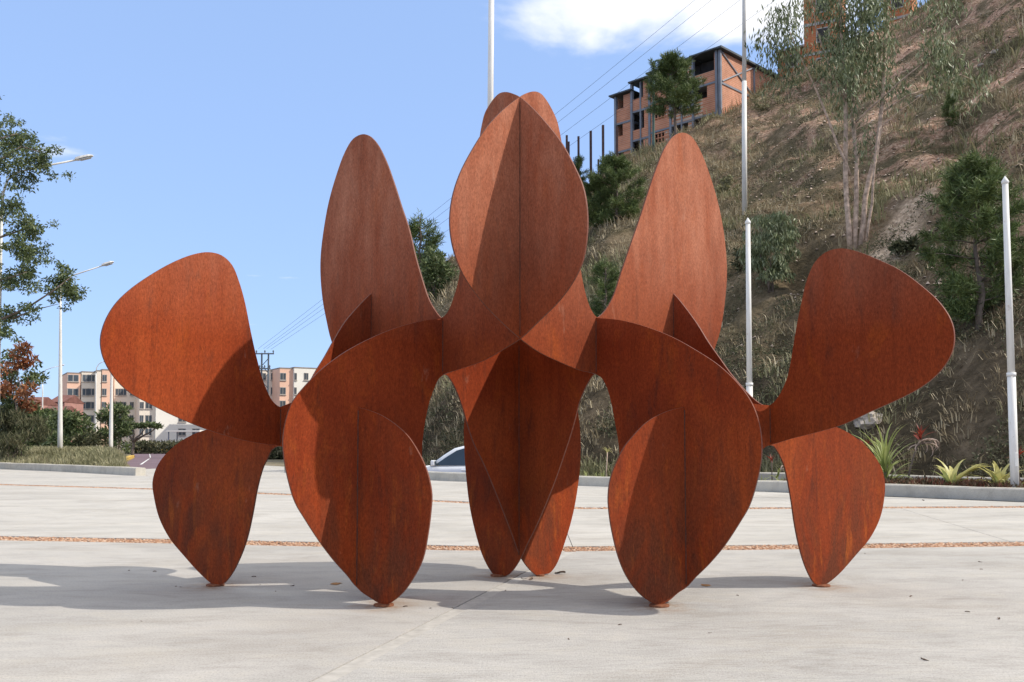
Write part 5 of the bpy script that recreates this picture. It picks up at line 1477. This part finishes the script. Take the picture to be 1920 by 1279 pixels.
# ------------------------------------------------------------------ white car on the road behind the kerb
def car():
    M_PAINT, nt, b = new_mat('white_car_paint')
    n = noise(nt, coords(nt), 2.0, 3); nt.links.new(ramp(nt, n, [(0.3, (0.66, 0.67, 0.69)), (0.7, (0.74, 0.75, 0.77))]), b.inputs['Base Color'])
    b.inputs['Roughness'].default_value = 0.25; b.inputs['Coat Weight'].default_value = 0.6; b.inputs['Specular IOR Level'].default_value = 0.5
    M_GLASS = simple_mat('tinted_car_glass', (0.035, 0.05, 0.065), 0.08, 0.2, 1.0, spec=0.6)
    M_TYRE = simple_mat('tyre_rubber', (0.03, 0.03, 0.03), 0.9, 0.2, 8.0)
    M_RIM = simple_mat('alloy_rim', (0.5, 0.5, 0.52), 0.35, 0.1, 4.0, metal=0.8)
    M_TRIM = simple_mat('black_trim', (0.025, 0.025, 0.027), 0.6, 0.2, 4.0)
    M_LIGHT = simple_mat('clear_headlight', (0.75, 0.76, 0.78), 0.15, 0.05, 4.0)
    M_TAIL = simple_mat('red_tail_light', (0.45, 0.03, 0.03), 0.2, 0.1, 4.0)
    mir = at_depth(812, 870, 28.6)
    ang = math.radians(-14)
    # local frame: nose towards -X, side seen by the camera towards -Y; mirror at x = -0.78
    loc = Vector((mir.x, mir.y, -0.56)) - Matrix.Rotation(ang, 3, 'Z') @ Vector((-0.80, -0.92, 0))
    t = thing('white_car', 'white car with dark tinted windows parked behind the kerb', 'car', loc, ang)
    HW = 0.85
    def loft(secs, name, mat, parent=t, smooth=True):
        bm = bmesh.new(); rows = []
        for (x, ring) in secs: rows.append([bm.verts.new((x, y, z)) for y, z in ring])
        for a, c in zip(rows, rows[1:]):
            for k in range(len(a)):
                f = bm.faces.new((a[k], a[(k + 1) % len(a)], c[(k + 1) % len(c)], c[k])); f.smooth = smooth
        bm.faces.new(rows[0]); bm.faces.new(rows[-1][::-1])
        bmesh.ops.recalc_face_normals(bm, faces=bm.faces)
        return obj(name, bm, mat, parent)
    def ring(w, zb, zs, zt, tw):  # lower body cross-section
        return [(-w * .94, zb), (-w, zb + .12), (-w, zs - .1), (-w * .97, zs), (-tw, zt), (tw, zt), (w * .97, zs), (w, zs - .1), (w, zb + .12), (w * .94, zb)]
    S = [(-2.10, ring(.62, .32, .55, .60, .5)), (-2.02, ring(.74, .24, .66, .70, .62)), (-1.75, ring(.83, .2, .74, .80, .70)), (-1.25, ring(HW, .2, .84, .91, .72)), (-0.95, ring(HW, .2, .88, .95, .74)), (0.3, ring(HW, .2, .91, .93, .78)), (1.3, ring(HW, .2, .95, .97, .76)), (1.75, ring(.82, .22, .97, 1.0, .7)), (1.98, ring(.76, .28, .92, .96, .66)), (2.06, ring(.66, .36, .80, .85, .6))]
    body = loft(S, 'body', M_PAINT)
    def cring(w0, z0, w1, z1):
        return [(-w0, z0), (-w1 * 1.02, z1 - .05), (-w1 * .9, z1), (w1 * .9, z1), (w1 * 1.02, z1 - .05), (w0, z0)]
    cab = loft([(-0.98, cring(.76, .90, .755, .955)), (-0.55, cring(.78, .90, .70, 1.26)), (-0.22, cring(.79, .90, .64, 1.47)), (0.15, cring(.80, .90, .62, 1.56)), (0.75, cring(.80, .92, .62, 1.58)), (1.35, cring(.79, .94, .60, 1.50)), (1.70, cring(.77, .95, .60, 1.25)), (1.9, cring(.72, .95, .66, 1.02))], 'cabin', M_PAINT)
    # side windows follow the slanted cabin side
    def side_x(z, s_): return s_ * (0.803 - (z - 0.90) * 0.262)
    def window(poly, name='window'):
        for s_ in (-1, 1):
            bm = bmesh.new()
            vv = [bm.verts.new((x, side_x(z, s_) + s_ * 0.012, z)) for x, z in poly]
            vi = [bm.verts.new((x, side_x(z, s_) - s_ * 0.02, z)) for x, z in poly]
            bm.faces.new(vv); bm.faces.new(vi[::-1])
            for k in range(len(vv)): bm.faces.new((vv[k], vv[(k + 1) % len(vv)], vi[(k + 1) % len(vv)], vi[k]))
            bmesh.ops.recalc_face_normals(bm, faces=bm.faces)
            obj(name, bm, M_GLASS, cab)
    window([(-0.80, 0.945), (0.28, 0.945), (0.28, 1.47), (0.10, 1.465), (-0.12, 1.40), (-0.45, 1.19)])
    window([(0.36, 0.945), (1.28, 0.96), (1.22, 1.40), (0.95, 1.47), (0.36, 1.475)])
    bm = bmesh.new()
    f = [bm.verts.new(p) for p in ((-0.99, -.66, .985), (-0.99, .66, .985), (-0.235, .55, 1.485), (-0.235, -.55, 1.485))]
    bm.faces.new(f); bmesh.ops.solidify(bm, geom=bm.faces[:], thickness=0.02); obj('windscreen', bm, M_GLASS, cab)
    for s_ in (-1, 1):
        bm = bmesh.new(); add_box(bm, (-0.80, s_ * 0.90, 1.02), (0.13, 0.20, 0.17), 0, 0, 0.035); mr = obj('mirror', bm, M_PAINT, t)
        bm = bmesh.new(); add_box(bm, (-0.728, s_ * 0.90, 1.02), (0.012, 0.15, 0.12)); obj('mirror_glass', bm, M_GLASS, mr)
        bm = bmesh.new(); add_box(bm, (-0.86, s_ * 0.80, 0.965), (0.16, 0.06, 0.05)); obj('mirror_foot', bm, M_TRIM, mr)
        bm = bmesh.new(); add_box(bm, (-2.0, s_ * 0.58, 0.62), (0.18, 0.22, 0.12), 0, 0, 0.03); obj('headlight', bm, M_LIGHT, t)
        bm = bmesh.new(); add_box(bm, (2.0, s_ * 0.6, 0.82), (0.12, 0.18, 0.2), 0, 0, 0.03); obj('tail_light', bm, M_TAIL, t)
        for x in (0.26, 1.2):
            bm = bmesh.new(); add_box(bm, (x - 0.1, s_ * (HW + .005), 0.80), (0.17, 0.035, 0.03), 0, 0, 0.008); obj('door_handle', bm, M_PAINT, t)
        for x in (-1.28, 1.30):
            bm = bmesh.new(); add_tube(bm, [(x, s_ * 0.66, 0.31), (x, s_ * 0.68, 0.31), (x, s_ * 0.85, 0.31), (x, s_ * 0.87, 0.31)], [0.27, 0.31, 0.31, 0.28], 24); w = obj('wheel', bm, M_TYRE, t)
            bm = bmesh.new(); add_tube(bm, [(x, s_ * 0.86, 0.31), (x, s_ * 0.878, 0.31)], [0.20, 0.18], 20); obj('rim', bm, M_RIM, w)
car()

# ------------------------------------------------------------------ small things lying about
M_DEADLEAF = simple_mat('dead_leaf', (0.12, 0.08, 0.055), 0.85, 0.5, 20.0)
def curled(seed):
    rnd = random.Random(seed); bm = bmesh.new(); rows = []
    for k in range(6):
        t_ = k / 5; w = 0.42 * math.sin(math.pi * (0.08 + 0.86 * t_)) ; z = 0.12 + 0.16 * math.sin(t_ * 3 + seed)
        rows.append([bm.verts.new((t_ - .5, -w * 0.5, z + 0.10 + rnd.uniform(0, .08))), bm.verts.new((t_ - .5, 0, max(0.02, z - 0.1))), bm.verts.new((t_ - .5, w * 0.5, z + 0.08 + rnd.uniform(0, .1)))])
    for a, b in zip(rows, rows[1:]):
        bm.faces.new((a[0], a[1], b[1], b[0])); bm.faces.new((a[1], a[2], b[2], b[1]))
    me = bpy.data.meshes.new('dead_leaf'); bm.to_mesh(me); bm.free(); me.materials.append(M_DEADLEAF); return me
leafs = [curled(k) for k in range(4)]
spots = [(476, 1082, .05), (488, 1097, .03), (548, 1099, .045), (517, 1109, .03), (760, 1138, .045), (807, 1141, .03), (848, 1140, .02), (265, 1165, .025), (330, 1100, .025), (1050, 1076, .13), (996, 1087, .09), (982, 1085, .06), (948, 1108, .04),
         (1162, 1172, .035), (1066, 1199, .03), (1331, 1187, .03), (1383, 1117, .03), (1708, 1119, .045), (1734, 1238, .055), (1805, 1088, .04), (1814, 1148, .04), (1873, 1161, .05), (1838, 1054, .05), (1622, 1038, .04), (1840, 1068, .035), (1731, 939, .11), (339, 1101, .025), (242, 1070, .05), (290, 1072, .04)]
for i, (px, py, s_) in enumerate(spots):
    p = on_ground(px, py)
    o = obj('dead_leaf', leafs[i % 4])
    o.location = (p.x, p.y, 0.0); o.rotation_euler = (0, 0, i * 1.7); s_ *= 0.72; o.scale = (s_, s_, s_ * 0.6)
    tag(o, 'small dry leaf lying on the bare concrete plaza', 'leaf', 'dead leaves scattered on the plaza')
M_STAIN = simple_mat('rust_stain', (0.34, 0.17, 0.06), 0.95, 0.35, 30.0)
def stain(px, py, rx, ry, seed):
    p = on_ground(px, py); bm = bmesh.new(); vs_ = []
    for k in range(18):
        a = 2 * math.pi * k / 18; r = 1 + 0.35 * fbm(math.cos(a) * 1.5 + seed, math.sin(a) * 1.5)
        vs_.append(bm.verts.new((p.x + math.cos(a) * rx * r, p.y + math.sin(a) * ry * r, 0.0035)))
    bm.faces.new(vs_); obj('rust_stain', bm, M_STAIN, plaza)
M_FOOTDIRT = simple_mat('rusty_runoff', (0.36, 0.285, 0.21), 0.95, 0.25, 18.0)
stain(1323, 1098, 0.036, 0.05, 1); stain(630, 1095, 0.035, 0.06, 5)
M_ROCK = simple_mat('pale_rock', (0.36, 0.31, 0.26), 0.95, 0.3, 2.0, bmp=0.8)
def boulder(px, py, rpx, label, seed, mat=M_ROCK):
    l = hill_loc(px, py, 0); r = rpx * l.y / FPX
    bm = bmesh.new(); bmesh.ops.create_icosphere(bm, subdivisions=3, radius=1.0)
    for v in bm.verts:
        k = 1 + 0.45 * fbm(v.co.x * 1.3 + seed, v.co.y * 1.3, v.co.z * 1.3)
        v.co = Vector((v.co.x * k * r * 1.2, v.co.y * k * r, v.co.z * k * r * 0.75))
    o = obj('boulder', bm, mat); o.location = l; tag(o, label, 'rock')
boulder(1630, 790, 24, 'pale boulder half hidden behind the lower right steel lobe', 1)
boulder(1866, 98, 7, 'white stone lying high on the bare slope', 2)
boulder(1840, 122, 5, 'small white stone beside a larger one on the slope', 3)
boulder(1725, 182, 6, 'pale stone low on the bare pinkish slope', 4)
